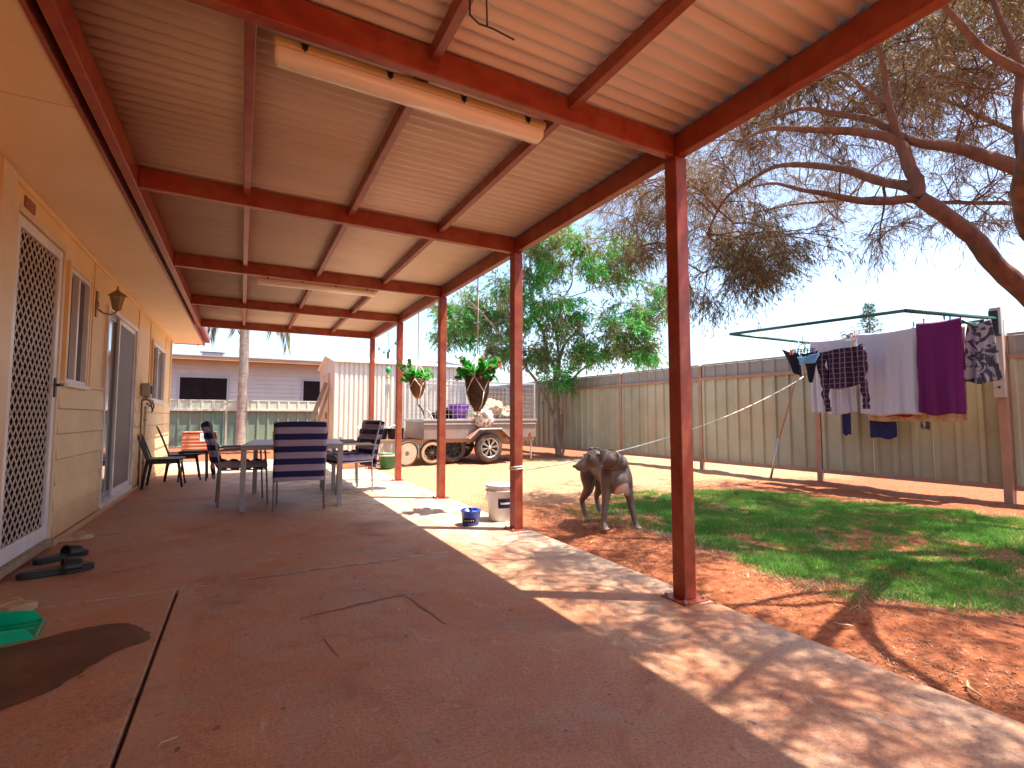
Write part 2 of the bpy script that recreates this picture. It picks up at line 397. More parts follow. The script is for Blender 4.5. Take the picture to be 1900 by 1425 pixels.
def glass_dark(name, c=(0.012, 0.014, 0.016), rough=0.04):
    m, nt, b = newmat(name); b.inputs['Base Color'].default_value = (*c, 1)
    v = coords(nt)
    nt.links.new(ramp(nt, nz(nt, v, 3, 5), [(0.35, (rough,) * 3), (0.75, (rough + 0.10,) * 3)]), b.inputs['Roughness'])
    b.inputs['Specular IOR Level'].default_value = 0.9; return m
M['glass'] = glass_dark('glass')
M['glass_film'] = glass_dark('glass_film', (0.42, 0.42, 0.44), 0.03)
M['glass_film'].node_tree.nodes['Principled BSDF'].inputs['Metallic'].default_value = 0.85
M['wet'] = glass_dark('wet', (0.14, 0.058, 0.028), 0.45)
M['wet'].node_tree.nodes['Principled BSDF'].inputs['Specular IOR Level'].default_value = 0.2
_nt = M['wet'].node_tree; _v = coords(_nt)
_nt.links.new(mix(_nt, ramp(_nt, nz(_nt, _v, 70, 3), [(0.62, (0,) * 3), (0.70, (0.5,) * 3)]), ramp(_nt, nz(_nt, _v, 5, 6, 0.65), [(0.3, (0.075, 0.026, 0.012)), (0.55, (0.13, 0.050, 0.024)), (0.75, (0.19, 0.085, 0.045))]), (0.26, 0.13, 0.08)), _nt.nodes['Principled BSDF'].inputs['Base Color'])

def cloth(name, c, c2=None, mode=None, scale=30, rough=0.9):
    m, nt, b = newmat(name); v = coords(nt, local=True)
    f = nz(nt, v, scale * 4, 3)
    base = ramp(nt, f, [(0.3, tuple(x * 0.85 for x in c)), (0.7, c)])
    if mode == 'stripe_z' or mode == 'plaid':
        w = nt.nodes.new('ShaderNodeTexWave'); w.wave_type = 'BANDS'; w.bands_direction = 'Z'; w.inputs['Scale'].default_value = scale; w.inputs['Distortion'].default_value = 0.5 if mode == 'stripe_z' else 0.2; w.inputs['Detail Scale'].default_value = 0.6
        nt.links.new(v, w.inputs['Vector'])
        base = mix(nt, ramp(nt, w.outputs['Fac'], [(0.45, (0,) * 3), (0.52, (1,) * 3)] if mode == 'stripe_z' else [(0.88, (0,) * 3), (0.95, (0.45,) * 3)]), base, c2)
    if mode == 'plaid':
        w = nt.nodes.new('ShaderNodeTexWave'); w.wave_type = 'BANDS'; w.bands_direction = 'Y'; w.inputs['Scale'].default_value = scale * 0.9
        nt.links.new(v, w.inputs['Vector'])
        base = mix(nt, ramp(nt, w.outputs['Fac'], [(0.88, (0,) * 3), (0.95, (0.8,) * 3)]), base, c2)
    if mode == 'blotch':
        base = mix(nt, ramp(nt, nz(nt, v, scale, 2, 0.5, 1.5), [(0.48, (0,) * 3), (0.52, (1,) * 3)]), base, c2)
    nt.links.new(base, b.inputs['Base Color']); b.inputs['Roughness'].default_value = rough
    b.inputs['Specular IOR Level'].default_value = 0.15
    bump(nt, b, f, 0.4, 0.004)
    return m
M['towel_white'] = cloth('towel_white', (0.60, 0.62, 0.72))
M['towel_purple'] = cloth('towel_purple', (0.16, 0.022, 0.13))
M['plaid'] = cloth('plaid', (0.035, 0.02, 0.045), (0.26, 0.18, 0.24), 'plaid', 4.6)
M['black_cloth'] = cloth('black_cloth', (0.022, 0.022, 0.032))
M['blue_cloth'] = cloth('blue_cloth', (0.16, 0.42, 0.72))
M['navy_cloth'] = cloth('navy_cloth', (0.03, 0.035, 0.12))
M['red_cloth'] = cloth('red_cloth', (0.35, 0.03, 0.04))
M['beige_cloth'] = cloth('beige_cloth', (0.62, 0.48, 0.34), (0.5, 0.36, 0.26), 'blotch', 9)
M['pattern_cloth'] = cloth('pattern_cloth', (0.08, 0.08, 0.11), (0.42, 0.40, 0.46), 'blotch', 7)
M['cushion'] = cloth('cushion', (0.026, 0.026, 0.105), (0.36, 0.32, 0.46), 'stripe_z', 2.5, 0.8)
M['junk_cloth'] = cloth('junk_cloth', (0.62, 0.56, 0.50), (0.26, 0.18, 0.14), 'blotch', 6)

def flyscreen():
    m, nt, b = newmat('flyscreen'); v = coords(nt)
    c = nt.nodes.new('ShaderNodeTexChecker'); c.inputs['Scale'].default_value = 130; nt.links.new(v, c.inputs['Vector'])
    nt.links.new(mix(nt, c.outputs['Fac'], (0.13, 0.10, 0.095), (0.20, 0.16, 0.155)), b.inputs['Base Color'])
    b.inputs['Roughness'].default_value = 0.6; return m
M['flyscreen'] = flyscreen()

def dogcoat():
    m, nt, b = newmat('dog_coat'); v = coords(nt, local=True)
    n = nz(nt, v, 9, 6, 0.65); h = nz(nt, coords(nt, (1, 1, 0.35), True), 160, 3)
    base = ramp(nt, n, [(0.3, (0.070, 0.048, 0.040)), (0.5, (0.13, 0.09, 0.075)), (0.7, (0.20, 0.155, 0.135))])
    d = nt.nodes.new('ShaderNodeVectorMath'); d.operation = 'DISTANCE'
    mp = coords(nt, (1, 0.6, 1), True); nt.links.new(mp, d.inputs[0]); d.inputs[1].default_value = (0.02, -0.145, 0.315)
    base = mix(nt, ramp(nt, d.outputs['Value'], [(0.065, (1,) * 3), (0.085, (0,) * 3)]), base, (0.75, 0.52, 0.42))
    sep = nt.nodes.new('ShaderNodeSeparateXYZ'); nt.links.new(coords(nt, local=True), sep.inputs[0])
    base = mix(nt, ramp(nt, sep.outputs['Z'], [(0.018, (0.75,) * 3), (0.04, (0,) * 3)]), base, (0.5, 0.42, 0.38))
    nt.links.new(base, b.inputs['Base Color']); b.inputs['Roughness'].default_value = 0.5
    b.inputs['Sheen Weight'].default_value = 0.1
    bump(nt, b, h, 0.6, 0.006); return m
M['dog_coat'] = dogcoat()

# =================================================================== SETTING
def axis_steps(lo, a, b, hi, fine, coarse=14):
    out = [lo + (a - lo) * (1 - (1 - i / coarse) ** 3) for i in range(coarse)]
    out += list(np.arange(a, b, fine)); out += [b + (hi - b) * (i / coarse) ** 3 for i in range(coarse + 1)]
    return out
SLAB_X0, SLAB_X1 = -1.23, 2.19
def ground_z(x, y):
    if x < SLAB_X1 - 0.02 and y < 9.6: return -0.12
    if x < 1.62 and y < 12.6: return -0.12
    h = 0.030 * noise.noise((x * 1.3, y * 1.3, 0.3)) + 0.016 * noise.noise((x * 5, y * 5, 1.7)) + 0.008 * noise.noise((x * 17, y * 17, 4.1))
    e = min(1.0, max(0.0, (x - SLAB_X1) / 0.5)) if y < 9.6 else 1.0
    # trench of loose soil along the slab edge, mounded a little further out
    m = 0.045 * math.exp(-((x - 2.85) / 0.35) ** 2) * (1 if y < 3.6 else 0)
    d = math.hypot(x - 2.6, (y - 4.0) * 0.8)
    m -= 0.06 * math.exp(-(d / 0.45) ** 2)
    if abs(x) > 30 or abs(y) > 40: return 0.0
    return -0.035 - (0.035 * math.exp(-((x - SLAB_X1) / 0.10) ** 2) if y < 9.6 else 0) + h * (0.3 + 0.7 * e) + m * e
xs = axis_steps(-400, -6, 2.1, 2.1, 0.9, 10)[:-1]
xs = sorted(set([round(v, 4) for v in xs] + [round(v, 4) for v in np.arange(2.14, 8.2, 0.042)] + [round(8.2 + 400 * (i / 16) ** 3, 4) for i in range(1, 17)]))
ysl = sorted(set([round(-3 - 300 * (i / 14) ** 3, 4) for i in range(1, 15)] + [round(v, 4) for v in np.arange(-3, 14, 0.05)] + [round(14 + 600 * (i / 18) ** 3, 4) for i in range(1, 19)]))
V = [(x, y, ground_z(x, y)) for x in xs for y in ysl]
ny = len(ysl)
Fc = [(i * ny + j, (i + 1) * ny + j, (i + 1) * ny + j + 1, i * ny + j + 1) for i in range(len(xs) - 1) for j in range(ny - 1)]
V_ground = V
g = MB(); g.v = V; g.f = Fc
ground = tag(g.build('ground', M['soil'], smooth=True), kind='structure')

patio = thing('patio', None, None); patio['kind'] = 'structure'
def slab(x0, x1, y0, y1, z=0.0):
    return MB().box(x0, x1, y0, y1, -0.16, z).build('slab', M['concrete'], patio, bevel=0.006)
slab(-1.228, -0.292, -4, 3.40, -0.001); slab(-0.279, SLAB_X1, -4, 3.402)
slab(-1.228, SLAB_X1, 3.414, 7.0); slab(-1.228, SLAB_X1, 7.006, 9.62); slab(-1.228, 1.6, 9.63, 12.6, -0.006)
def ribbon(pts, w, z, mat, name, parent):
    mb = MB(); n = len(pts); vs = []
    for i, p in enumerate(pts):
        a = Vector(pts[max(0, i - 1)]); b = Vector(pts[min(n - 1, i + 1)]); d = (b - a).normalized(); nn = Vector((-d.y, d.x))
        ww = w * (0.35 + 0.65 * math.sin(math.pi * (i + 0.5) / n)) * (0.8 + 0.4 * random.random())
        vs += [(p[0] + nn.x * ww, p[1] + nn.y * ww, z), (p[0] - nn.x * ww, p[1] - nn.y * ww, z)]
    return mb.add(vs, [(2 * i, 2 * i + 1, 2 * i + 3, 2 * i + 2) for i in range(n - 1)]).build(name, mat, parent)
def wiggle(a, b, n, amp):
    return [(a[0] + (b[0] - a[0]) * i / n + random.uniform(-amp, amp), a[1] + (b[1] - a[1]) * i / n + random.uniform(-amp, amp)) for i in range(n + 1)]
filler = paint('filler', (0.50, 0.36, 0.28), 0.8, 0.3, 20, (0.3, 0.14, 0.09), 0.9)
ribbon(wiggle((-0.28, 3.43), (2.15, 3.39), 60, 0.008), 0.016, 0.0016, filler, 'mortar_smear', patio)
MB().box(-1.2, 2.18, 3.401, 3.415, -0.05, -0.002).build('joint_filler', filler, patio)
MB().box(-0.292, -0.279, -4, 3.4, -0.05, -0.028).build('expansion_joint', M['black'], patio)
random.seed(4)
crackm = paint('crack_dark', (0.21, 0.095, 0.062), 0.9, 0.3, 30, (0.35, 0.165, 0.10), 1.0)
ribbon(wiggle((0.28, 2.64), (0.80, 2.72), 14, 0.006), 0.010, 0.0015, crackm, 'crack', patio)
ribbon(wiggle((0.80, 2.72), (0.86, 2.25), 12, 0.006), 0.007, 0.0015, crackm, 'crack', patio)
ribbon(wiggle((0.34, 2.35), (0.37, 2.15), 8, 0.004), 0.004, 0.0015, crackm, 'crack', patio)
# pale scuffed strip beside the joint
# wet patch: rounded outline with an even lobe pointing at the joint
wp = [(-1.15, 2.2), (-0.75, 2.27), (-0.62, 2.31), (-0.535, 2.40), (-0.478, 2.55), (-0.40, 2.66), (-0.345, 2.67), (-0.315, 2.72), (-0.335, 2.79), (-0.375, 2.85), (-0.41, 2.93), (-0.48, 2.98), (-0.60, 2.99), (-0.74, 2.93), (-0.85, 2.88), (-1.15, 2.9)]
def smooth_closed(p, n=4, it=4):
    for _ in range(it):
        q = []
        for i in range(len(p)):
            a, b = p[i], p[(i + 1) % len(p)]
            q += [(a[0] * 0.75 + b[0] * 0.25, a[1] * 0.75 + b[1] * 0.25), (a[0] * 0.25 + b[0] * 0.75, a[1] * 0.25 + b[1] * 0.75)]
        p = q
    return p
wp2 = smooth_closed(wp)
wp2 = [(x + 0.012 * noise.noise((x * 22, y * 22, 0)), y + 0.012 * noise.noise((x * 22, y * 22, 5))) for x, y in wp2]
w_ = MB(); w_.add([(x, y, 0.0022) for x, y in wp2], [tuple(range(len(wp2)))])
tag(w_.build('wet_patch', M['wet']), kind='structure')

# =================================================================== HOUSE
WX = -1.23
house = thing('house', 'cream weatherboard house along the left side of the patio', 'house', (WX, 4, 0))
hl = Vector(house.location)
class HB(MB):
    """mesh written in world coordinates, stored relative to its thing"""
    def __init__(s, root): super().__init__(); s.root = root
    def build(s, name, mat, parent=None, **k):
        l = s.root.location; s.v = [(p[0] - l[0], p[1] - l[1], p[2] - l[2]) for p in s.v]
        return super().build(name, mat, parent or s.root, **k)
DOOR = (3.93, 4.90, 0.06, 2.24); WIN1 = (5.06, 5.66, 1.22, 2.14); SLD = (6.36, 7.98, 0.06, 2.09); WIN3 = (9.28, 10.62, 1.20, 2.10)
YE = 11.5
wl = HB(house)
def wseg(y0, y1, z0, z1): wl.box(WX - 0.12, WX - 0.012, y0, y1, z0, z1)
segs = [(-4, DOOR[0]), (DOOR[1], WIN1[0]), (WIN1[1], SLD[0]), (SLD[1], WIN3[0]), (WIN3[1], YE)]
for a, b in segs: wseg(a, b, -0.1, 2.43)
wseg(DOOR[0], DOOR[1], DOOR[3], 2.43); wseg(DOOR[0], DOOR[1], -0.1, DOOR[2])
wseg(WIN1[0], WIN1[1], WIN1[3], 2.43); wseg(WIN1[0], WIN1[1], -0.1, WIN1[2])
wseg(SLD[0], SLD[1], SLD[3], 2.43); wseg(SLD[0], SLD[1], -0.1, SLD[2])
wseg(WIN3[0], WIN3[1], WIN3[3], 2.43); wseg(WIN3[0], WIN3[1], -0.1, WIN3[2])
wl.box(-9, WX - 0.12, YE - 0.1, YE, -0.1, 2.43); wl.box(-9, WX - 0.12, -4, -3.9, -0.1, 2.43); wl.box(-9, -8.9, -3.9, YE - 0.1, -0.1, 2.43)
wl.build('wall', M['upper_wall'])
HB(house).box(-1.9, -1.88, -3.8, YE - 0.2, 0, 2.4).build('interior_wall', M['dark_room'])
# lower boards
bh = 0.193
def boards(y0, y1):
    src = None
    for k in range(6):
        z0 = 0.05 + k * bh
        poly = [(WX - 0.013, z0 + 0.006), (WX + 0.018, z0 + 0.006), (WX + 0.018, z0 + 0.014), (WX + 0.002, z0 + bh - 0.001), (WX - 0.013, z0 + bh - 0.001)]
        mb = HB(house)
        n = len(poly)
        vs = [(x, y0, z) for x, z in poly] + [(x, y1, z) for x, z in poly]
        mb.add(vs, [(i, n + i, n + (i + 1) % n, (i + 1) % n) for i in range(n)] + [tuple(range(n)), tuple(range(n, 2 * n))[::-1]])
        fixn(mb.build('weatherboard', M['cream_wall']))
boards(-3, 3.70); boards(4.945, 6.325); boards(8.03, YE - 0.03)
for a, b in ((-3, 3.70), (4.945, 5.03), (5.70, 6.325), (8.03, 9.24), (10.66, YE - 0.03)):
    HB(house).box(WX - 0.012, WX + 0.014, a, b, 1.212, 1.236).build('rail_strip', M['cream_wall'], bevel=0.003)
HB(house).box(WX - 0.012, WX + 0.03, -3, 3.9, -0.02, 0.045).build('plinth', M['cream_wall'])
HB(house).box(WX - 0.012, WX + 0.03, 4.93, YE, -0.02, 0.045).build('plinth', M['cream_wall'])
for y in (3.2, 5.86, 8.15, 9.12, 10.80):
    HB(house).box(WX - 0.013, WX - 0.002, y - 0.02, y + 0.02, 1.24, 2.37).build('cover_strip', M['upper_wall'], bevel=0.002)
HB(house).box(WX - 0.012, WX + 0.006, -3, YE, 2.375, 2.415).build('cornice', M['upper_wall'], bevel=0.003)
HB(house).box(WX - 0.04, WX + 0.016, YE - 0.028, YE + 0.01, 0, 2.41).build('corner_trim', M['trim_cream'], bevel=0.003)
HB(house).box(WX - 0.013, WX - 0.004, 4.14, 4.31, 2.275, 2.345).build('wall_vent', paint('vent_brown', (0.25, 0.10, 0.05), 0.6))
# soffit sheets
ye = [-3.0, 0.6, 3.0, 5.42, 7.85, 10.2, 11.95]
for a, b in zip(ye[:-1], ye[1:]):
    HB(house).box(WX - 0.1, -0.735, a + 0.004, b - 0.004, 2.42, 2.428).build('soffit_sheet', M['soffit'], bevel=0.002)
HB(house).box(WX - 0.1, -0.735, -3, 11.95, 2.432, 2.445).build('soffit_backing', M['trim_cream'])
HB(house).box(-0.733, -0.712, -3, 12.0, 2.408, 2.56).build('fascia', M['red_steel'], bevel=0.003)
gp_ = [(-0.708, 2.57), (-0.708, 2.475), (-0.655, 2.46), (-0.628, 2.475), (-0.622, 2.56), (-0.630, 2.566), (-0.634, 2.562), (-0.634, 2.48), (-0.655, 2.468), (-0.70, 2.482), (-0.70, 2.57)]
def extr(root, poly, y0, y1, name, mat, **k):
    mb = HB(root); n = len(poly)
    mb.add([(x, y0, z) for x, z in poly] + [(x, y1, z) for x, z in poly], [(i, n + i, n + (i + 1) % n, (i + 1) % n) for i in range(n)] + [tuple(range(n)), tuple(range(n, 2 * n))[::-1]])
    return fixn(mb.build(name, mat, **k))
extr(house, gp_, -3, 12.0, 'gutter', M['red_steel'])
rf = HB(house)
rf.add([(-0.70, -4.5, 2.585), (-0.70, 12.05, 2.585), (-5, 12.05, 3.2), (-5, -4.5, 3.2), (-9.5, -4.5, 2.585), (-9.5, 12.05, 2.585),
        (-0.70, -4.5, 2.56), (-0.70, 12.05, 2.56), (-9.5, -4.5, 2.56), (-9.5, 12.05, 2.56)],
       [(0, 1, 2, 3), (3, 2, 5, 4), (6, 8, 9, 7), (0, 6, 7, 1), (4, 5, 9, 8), (0, 3, 4, 8, 6), (1, 7, 9, 5, 2)])
rf.build('roof', M['galv'])
HB(house).box(WX - 0.02, -0.735, 11.95, 11.98, 2.41, 2.57).build('end_fascia', M['red_steel'])

# security door
dr = HB(house)
y0, y1, z0, z1 = DOOR
dr.box(WX - 0.10, WX + 0.020, y0 - 0.004, y0 + 0.045, z0, z1); dr.box(WX - 0.10, WX + 0.020, y1 - 0.045, y1 + 0.004, z0, z1)
dr.box(WX - 0.10, WX + 0.022, y0 + 0.045, y1 - 0.045, z1 - 0.045, z1)
doorfr = dr.build('door_frame', M['trim_cream'], bevel=0.003)
HB(house).box(WX - 0.08, WX + 0.045, y0 + 0.03, y1 - 0.03, z0 - 0.03, z0 + 0.015).build('door_sill', M['wood_old'], bevel=0.003)
HB(house).box(WX - 0.012, WX + 0.022, 3.72, y0 - 0.006, 0.0, 2.40).build('jamb_board', M['trim_cream'], bevel=0.004)
a, b, c, d = y0 + 0.05, y1 - 0.05, z0 + 0.02, z1 - 0.055
sd = HB(house); fw = 0.065
sd.box(WX - 0.020, WX + 0.012, a, a + fw, c, d); sd.box(WX - 0.020, WX + 0.012, b - fw, b, c, d)
sd.box(WX - 0.020, WX + 0.012, a + fw, b - fw, d - fw, d); sd.box(WX - 0.020, WX + 0.012, a + fw, b - fw, c, c + 0.10)
secd = sd.build('security_door', M['white_alu'], bevel=0.003)
gm = HB(house); ya, yb, za, zb = a + fw, b - fw, c + 0.10, d - fw
pw, ph = (yb - ya) / 9, 0.088
nzs = int((zb - za) / (ph / 2))
for k in range(10):
    for j in range(nzs):
        zc = za + j * ph / 2; zn = zc + ph / 2
        yy = ya + k * pw
        for s_ in (-1, 1):
            p = (yy + (0 if j % 2 == 0 else s_ * pw / 2)); q = (yy + (s_ * pw / 2 if j % 2 == 0 else 0))
            p = min(max(p, ya), yb); q = min(max(q, ya), yb)
            if abs(p - q) < 0.001: continue
            gm.bar((WX - 0.004, p, zc), (WX - 0.004, q, zn), 0.010, 0.004, up=(1, 0, 0))
gmo = gm.build('diamond_grille', M['grille'], secd); gmo['kind'] = 'stuff'
HB(house).box(WX - 0.016, WX - 0.013, ya, yb, za, zb).build('insect_mesh', M['screen_dark'], secd)
hb = HB(house); hb.box(WX + 0.012, WX + 0.022, b - 0.052, b - 0.014, 1.10, 1.24)
hb.tube([(WX + 0.022, b - 0.033, 1.19), (WX + 0.06, b - 0.033, 1.19), (WX + 0.062, b - 0.075, 1.19), (WX + 0.060, b - 0.13, 1.188)], [0.010, 0.010, 0.010, 0.008], 8)
hb.build('door_handle', M['black'], secd, smooth=False, bevel=0.002)
HB(house).box(WX - 0.11, WX - 0.07, y0 + 0.045, y1 - 0.045, z0, z1 - 0.045).build('inner_door', paint('inner_door', (0.16, 0.06, 0.03), 0.5))

def window(W, split, name='window', screen=True, sillm='white_alu'):
    y0, y1, z0, z1 = W; f = 0.035
    fr = HB(house)
    fr.box(WX - 0.07, WX + 0.012, y0, y0 + f, z0, z1); fr.box(WX - 0.07, WX + 0.012, y1 - f, y1, z0, z1)
    fr.box(WX - 0.07, WX + 0.012, y0 + f, y1 - f, z1 - f, z1); fr.box(WX - 0.07, WX + 0.012, y0 + f, y1 - f, z0, z0 + f)
    ym = y0 + (y1 - y0) * split
    fr.box(WX - 0.05, WX + 0.002, ym - 0.02, ym + 0.02, z0 + f, z1 - f)
    o = fr.build(name, M['white_alu'], bevel=0.002)
    HB(house).box(WX - 0.045, WX - 0.040, y0 + f, ym - 0.02, z0 + f, z1 - f).build('pane', M['glass'], o)
    HB(house).box(WX - 0.030, WX - 0.025, ym + 0.02, y1 - f, z0 + f, z1 - f).build('pane', M['glass'], o)
    HB(house).box(WX - 0.02, WX + 0.04, y0 - 0.03, y1 + 0.03, z0 - 0.03, z0 - 0.002).build('window_sill', M[sillm], o, bevel=0.004)
    tr = HB(house)
    tr.box(WX - 0.01, WX + 0.018, y0 - 0.04, y0 - 0.001, z0 - 0.002, z1 + 0.035); tr.box(WX - 0.01, WX + 0.018, y1 + 0.001, y1 + 0.04, z0 - 0.002, z1 + 0.035)
    tr.box(WX - 0.01, WX + 0.018, y0 - 0.001, y1 + 0.001, z1 + 0.002, z1 + 0.035)
    tr.build('architrave', M['upper_wall'], o)
    return o
window(WIN1, 0.5); window(WIN3, 0.45)
# sliding door: mirror-like left leaf, fly screen over the right leaf
y0, y1, z0, z1 = SLD; f = 0.04
fr = HB(house)
fr.box(WX - 0.09, WX + 0.016, y0, y0 + f, z0, z1); fr.box(WX - 0.09, WX + 0.016, y1 - f, y1, z0, z1)
fr.box(WX - 0.09, WX + 0.016, y0 + f, y1 - f, z1 - f, z1); fr.box(WX - 0.09, WX + 0.03, y0 + f, y1 - f, z0 - 0.02, z0 + 0.03)
sfr = fr.build('sliding_door', M['white_alu'], bevel=0.003)
ym = 7.02
def leaf(ya, yb, xo, mat, nm, fm):
    s_ = HB(house); w = 0.05
    s_.box(xo - 0.012, xo + 0.012, ya, ya + w, z0 + 0.032, z1 - f - 0.002); s_.box(xo - 0.012, xo + 0.012, yb - w, yb, z0 + 0.032, z1 - f - 0.002)
    s_.box(xo - 0.012, xo + 0.012, ya + w, yb - w, z1 - f - 0.052, z1 - f - 0.002); s_.box(xo - 0.012, xo + 0.012, ya + w, yb - w, z0 + 0.032, z0 + 0.10)
    o = s_.build('door_leaf', fm, sfr, bevel=0.002)
    return HB(house).box(xo - 0.003, xo + 0.003, ya + w, yb - w, z0 + 0.10, z1 - f - 0.052).build(nm, mat, sfr)
leaf(y0 + f + 0.001, ym + 0.03, WX - 0.045, M['glass_film'], 'pane', M['grey_metal'])
leaf(ym - 0.03, y1 - f - 0.001, WX - 0.018, M['flyscreen'], 'fly_screen', M['white_alu'])

# wall lantern
lan = thing('wall_lantern', 'small brass coach lantern bracketed to the cream wall above the window', 'wall light', (WX, 5.93, 2.02))
mb = MB(); mb.lathe([(0.0, 0.0), (0.045, 0.0), (0.05, 0.006), (0.03, 0.016), (0, 0.018)], 12, (0, 0, -0.02), 'x'); mb.box(-0.008, 0.006, -0.03, 0.03, -0.13, 0.11)
mb.build('back_plate', M['brass'], lan, bevel=0.003)
MB().tube([(0.0, 0, -0.05), (0.05, 0, -0.09), (0.11, 0, -0.10), (0.145, 0, -0.075), (0.15, 0, -0.045)], 0.008, 8).build('arm', M['brass'], lan, smooth=True)
cx = 0.15
mb = MB(); mb.lathe([(0, 0.16), (0.006, 0.155), (0.009, 0.13), (0.012, 0.12), (0.03, 0.105), (0.075, 0.07), (0.078, 0.064), (0.0, 0.06)], 6, (cx, 0, 0.02)); mb.build('cap', M['brass'], lan)
mb = MB()
for k in range(6):
    a = math.pi / 3 * k
    mb.bar((cx + 0.030 * math.cos(a), 0.030 * math.sin(a), -0.045), (cx + 0.058 * math.cos(a), 0.058 * math.sin(a), 0.085), 0.006)
mb.lathe([(0, -0.06), (0.02, -0.058), (0.036, -0.045), (0.036, -0.038), (0, -0.036)], 6, (cx, 0, 0)); mb.build('cage', M['brass'], lan)
mb = MB(); mb.lathe([(0.027, -0.036), (0.054, 0.08)], 6, (cx, 0, 0))
lg, nt_, b_ = newmat('lantern_glass'); b_.inputs['Base Color'].default_value = (0.6, 0.45, 0.28, 1); b_.inputs['Roughness'].default_value = 0.25; b_.inputs['Transmission Weight'].default_value = 0.6
mb.build('glass', lg, lan)
MB().lathe([(0.0, -0.03), (0.012, -0.03), (0.014, 0.0), (0.024, 0.02), (0.022, 0.045), (0, 0.055)], 10, (cx, 0, 0)).build('bulb', M['white_plastic'], lan, smooth=True)

# meter box, tap and pipes on the wall
mt = thing('power_box', 'grey outdoor power box on the wall beside the far window', 'power box', (WX, 8.55, 1.30))
MB().box(0.0, 0.10, -0.07, 0.07, -0.09, 0.12).build('box_body', M['grey_metal'], mt, bevel=0.008)
MB().box(0.10, 0.106, -0.05, 0.05, -0.03, 0.09).build('cover', M['screen_dark'], mt, bevel=0.003)
tp = thing('garden_tap', 'brass garden tap with pipe and looped hose below the grey power box', 'tap', (WX, 8.36, 0))
mb = MB(); mb.tube([(0.03, 0, 0.0), (0.03, 0, 0.6), (0.03, 0, 1.18)], 0.011, 8); mb.build('pipe', M['brass'], tp, smooth=True)
mb = MB(); mb.tube([(0.03, 0, 1.18), (0.08, 0, 1.19), (0.12, 0, 1.17), (0.13, 0, 1.13)], 0.014, 8); mb.lathe([(0, 0), (0.03, 0), (0.03, 0.01), (0, 0.012)], 8, (0.075, 0, 1.225)); mb.tube([(0.075, 0, 1.19), (0.075, 0, 1.225)], 0.008, 6); mb.build('tap_head', M['brass'], tp, smooth=True)
mb = MB(); mb.tube([(0.13, 0, 1.13), (0.14, 0.10, 1.04), (0.10, 0.35, 1.02), (0.07, 0.75, 1.10), (0.05, 0.80, 1.16), (0.06, 0.70, 1.19), (0.07, 0.4, 1.10), (0.06, 0.2, 1.14)], 0.010, 8); mb.build('hose', M['black'], tp, smooth=True)
dp = thing('downpipe', 'narrow cream downpipe clipped to the wall between the sliding door and far window', 'downpipe', (WX + 0.03, 8.70, 0))
mb = MB(); mb.tube([(0, 0, 0.02), (0, 0, 1.1)], 0.016, 8); mb.build('pipe', M['trim_cream'], dp, smooth=True)
for z in (0.3, 0.9): MB().box(-0.03, 0.018, -0.022, 0.022, z, z + 0.02).build('clip', M['grey_metal'], dp)

# =================================================================== PATIO COVER
pc = thing('patio_cover', 'red steel patio cover with corrugated sheets attached to the house eave', 'patio cover', (2.09, 1.96, 0))
PY = [0.12, 1.96, 3.81, 5.66, 7.51, 9.35]; PX = 2.09; pwid = 0.085
post0 = None
pl0 = None
for y in PY:
    if post0 is None:
        post0 = HB(pc).box(PX - pwid / 2, PX + pwid / 2, PY[0] - pwid / 2, PY[0] + pwid / 2, 0.008, 2.389).build('post', M['red_steel'], bevel=0.006)
        mb = HB(pc); mb.box(PX - 0.085, PX + 0.085, PY[0] - 0.085, PY[0] + 0.085, 0.0, 0.0079)
        pl0 = mb.build('base_plate', M['red_steel'], post0, bevel=0.002)
        mb = HB(pc)
        for a in (-1, 1):
            for b in (-1, 1): mb.lathe([(0, 0.022), (0.009, 0.022), (0.009, 0.008)], 6, (PX + a * 0.066, PY[0] + b * 0.066, 0))
        bo0 = mb.build('anchor_bolt', M['galv'], post0)
    else:
        p = inst(post0, pc, (0, y - PY[0], 0)); inst(pl0, p); inst(bo0, p)
Y0R, Y1R = -2.5, 9.42
HB(pc).box(PX - 0.03, PX + 0.03, Y0R, Y1R, 2.39, 2.518).build('outer_beam', M['red_steel'], bevel=0.006)
HB(pc).box(-0.668, -0.615, Y0R, Y1R, 2.385, 2.518).build('ledger', M['red_steel'], bevel=0.005)
for y in [-1.7] + PY:
    HB(pc).box(-0.614, PX - 0.031, y - 0.025, y + 0.025, 2.392, 2.516).build('rafter', M['red_steel'], bevel=0.005)
ry = [-2.5, -1.7] + PY
for x in (-0.016, 0.668, 1.37):
    for a, b in zip(ry[:-1], ry[1:]):
        HB(pc).box(x - 0.021, x + 0.021, a + 0.026, b - 0.026, 2.448, 2.515).build('purlin', M['red_steel'], bevel=0.004)

pit = 0.0762; amp = 0.010; x0s, x1s = -0.66, 2.20
def corr(nw, phase=0.0, seg=8, length=(x0s, x1s)):
    mb = MB(); vs = []
    n = int(nw * seg)
    for i in range(n + 1):
        y = i * pit / seg; z = amp * math.cos(2 * math.pi * i / seg)
        vs += [(length[0], y, z), (length[1], y, z)]
    mb.add(vs, [(2 * i, 2 * i + 1, 2 * i + 3, 2 * i + 2) for i in range(n)])
    return mb
sheet0 = None
for k in range(16):
    y = Y0R - 0.03 + k * pit * 10
    nw = 10 if k < 15 else 7
    loc = (-pc.location.x, y - pc.location.y, 2.518 + amp + 0.001)
    if k == 0 or nw != 10:
        s_ = corr(nw).build('roof_sheet', M['roof_sheet'], pc, smooth=True)
        so_ = s_.modifiers.new('solid', 'SOLIDIFY'); so_.thickness = 0.0008; so_.offset = 1
        s_.location = loc
        if k == 0: sheet0 = s_
    else: inst(sheet0, pc, loc)
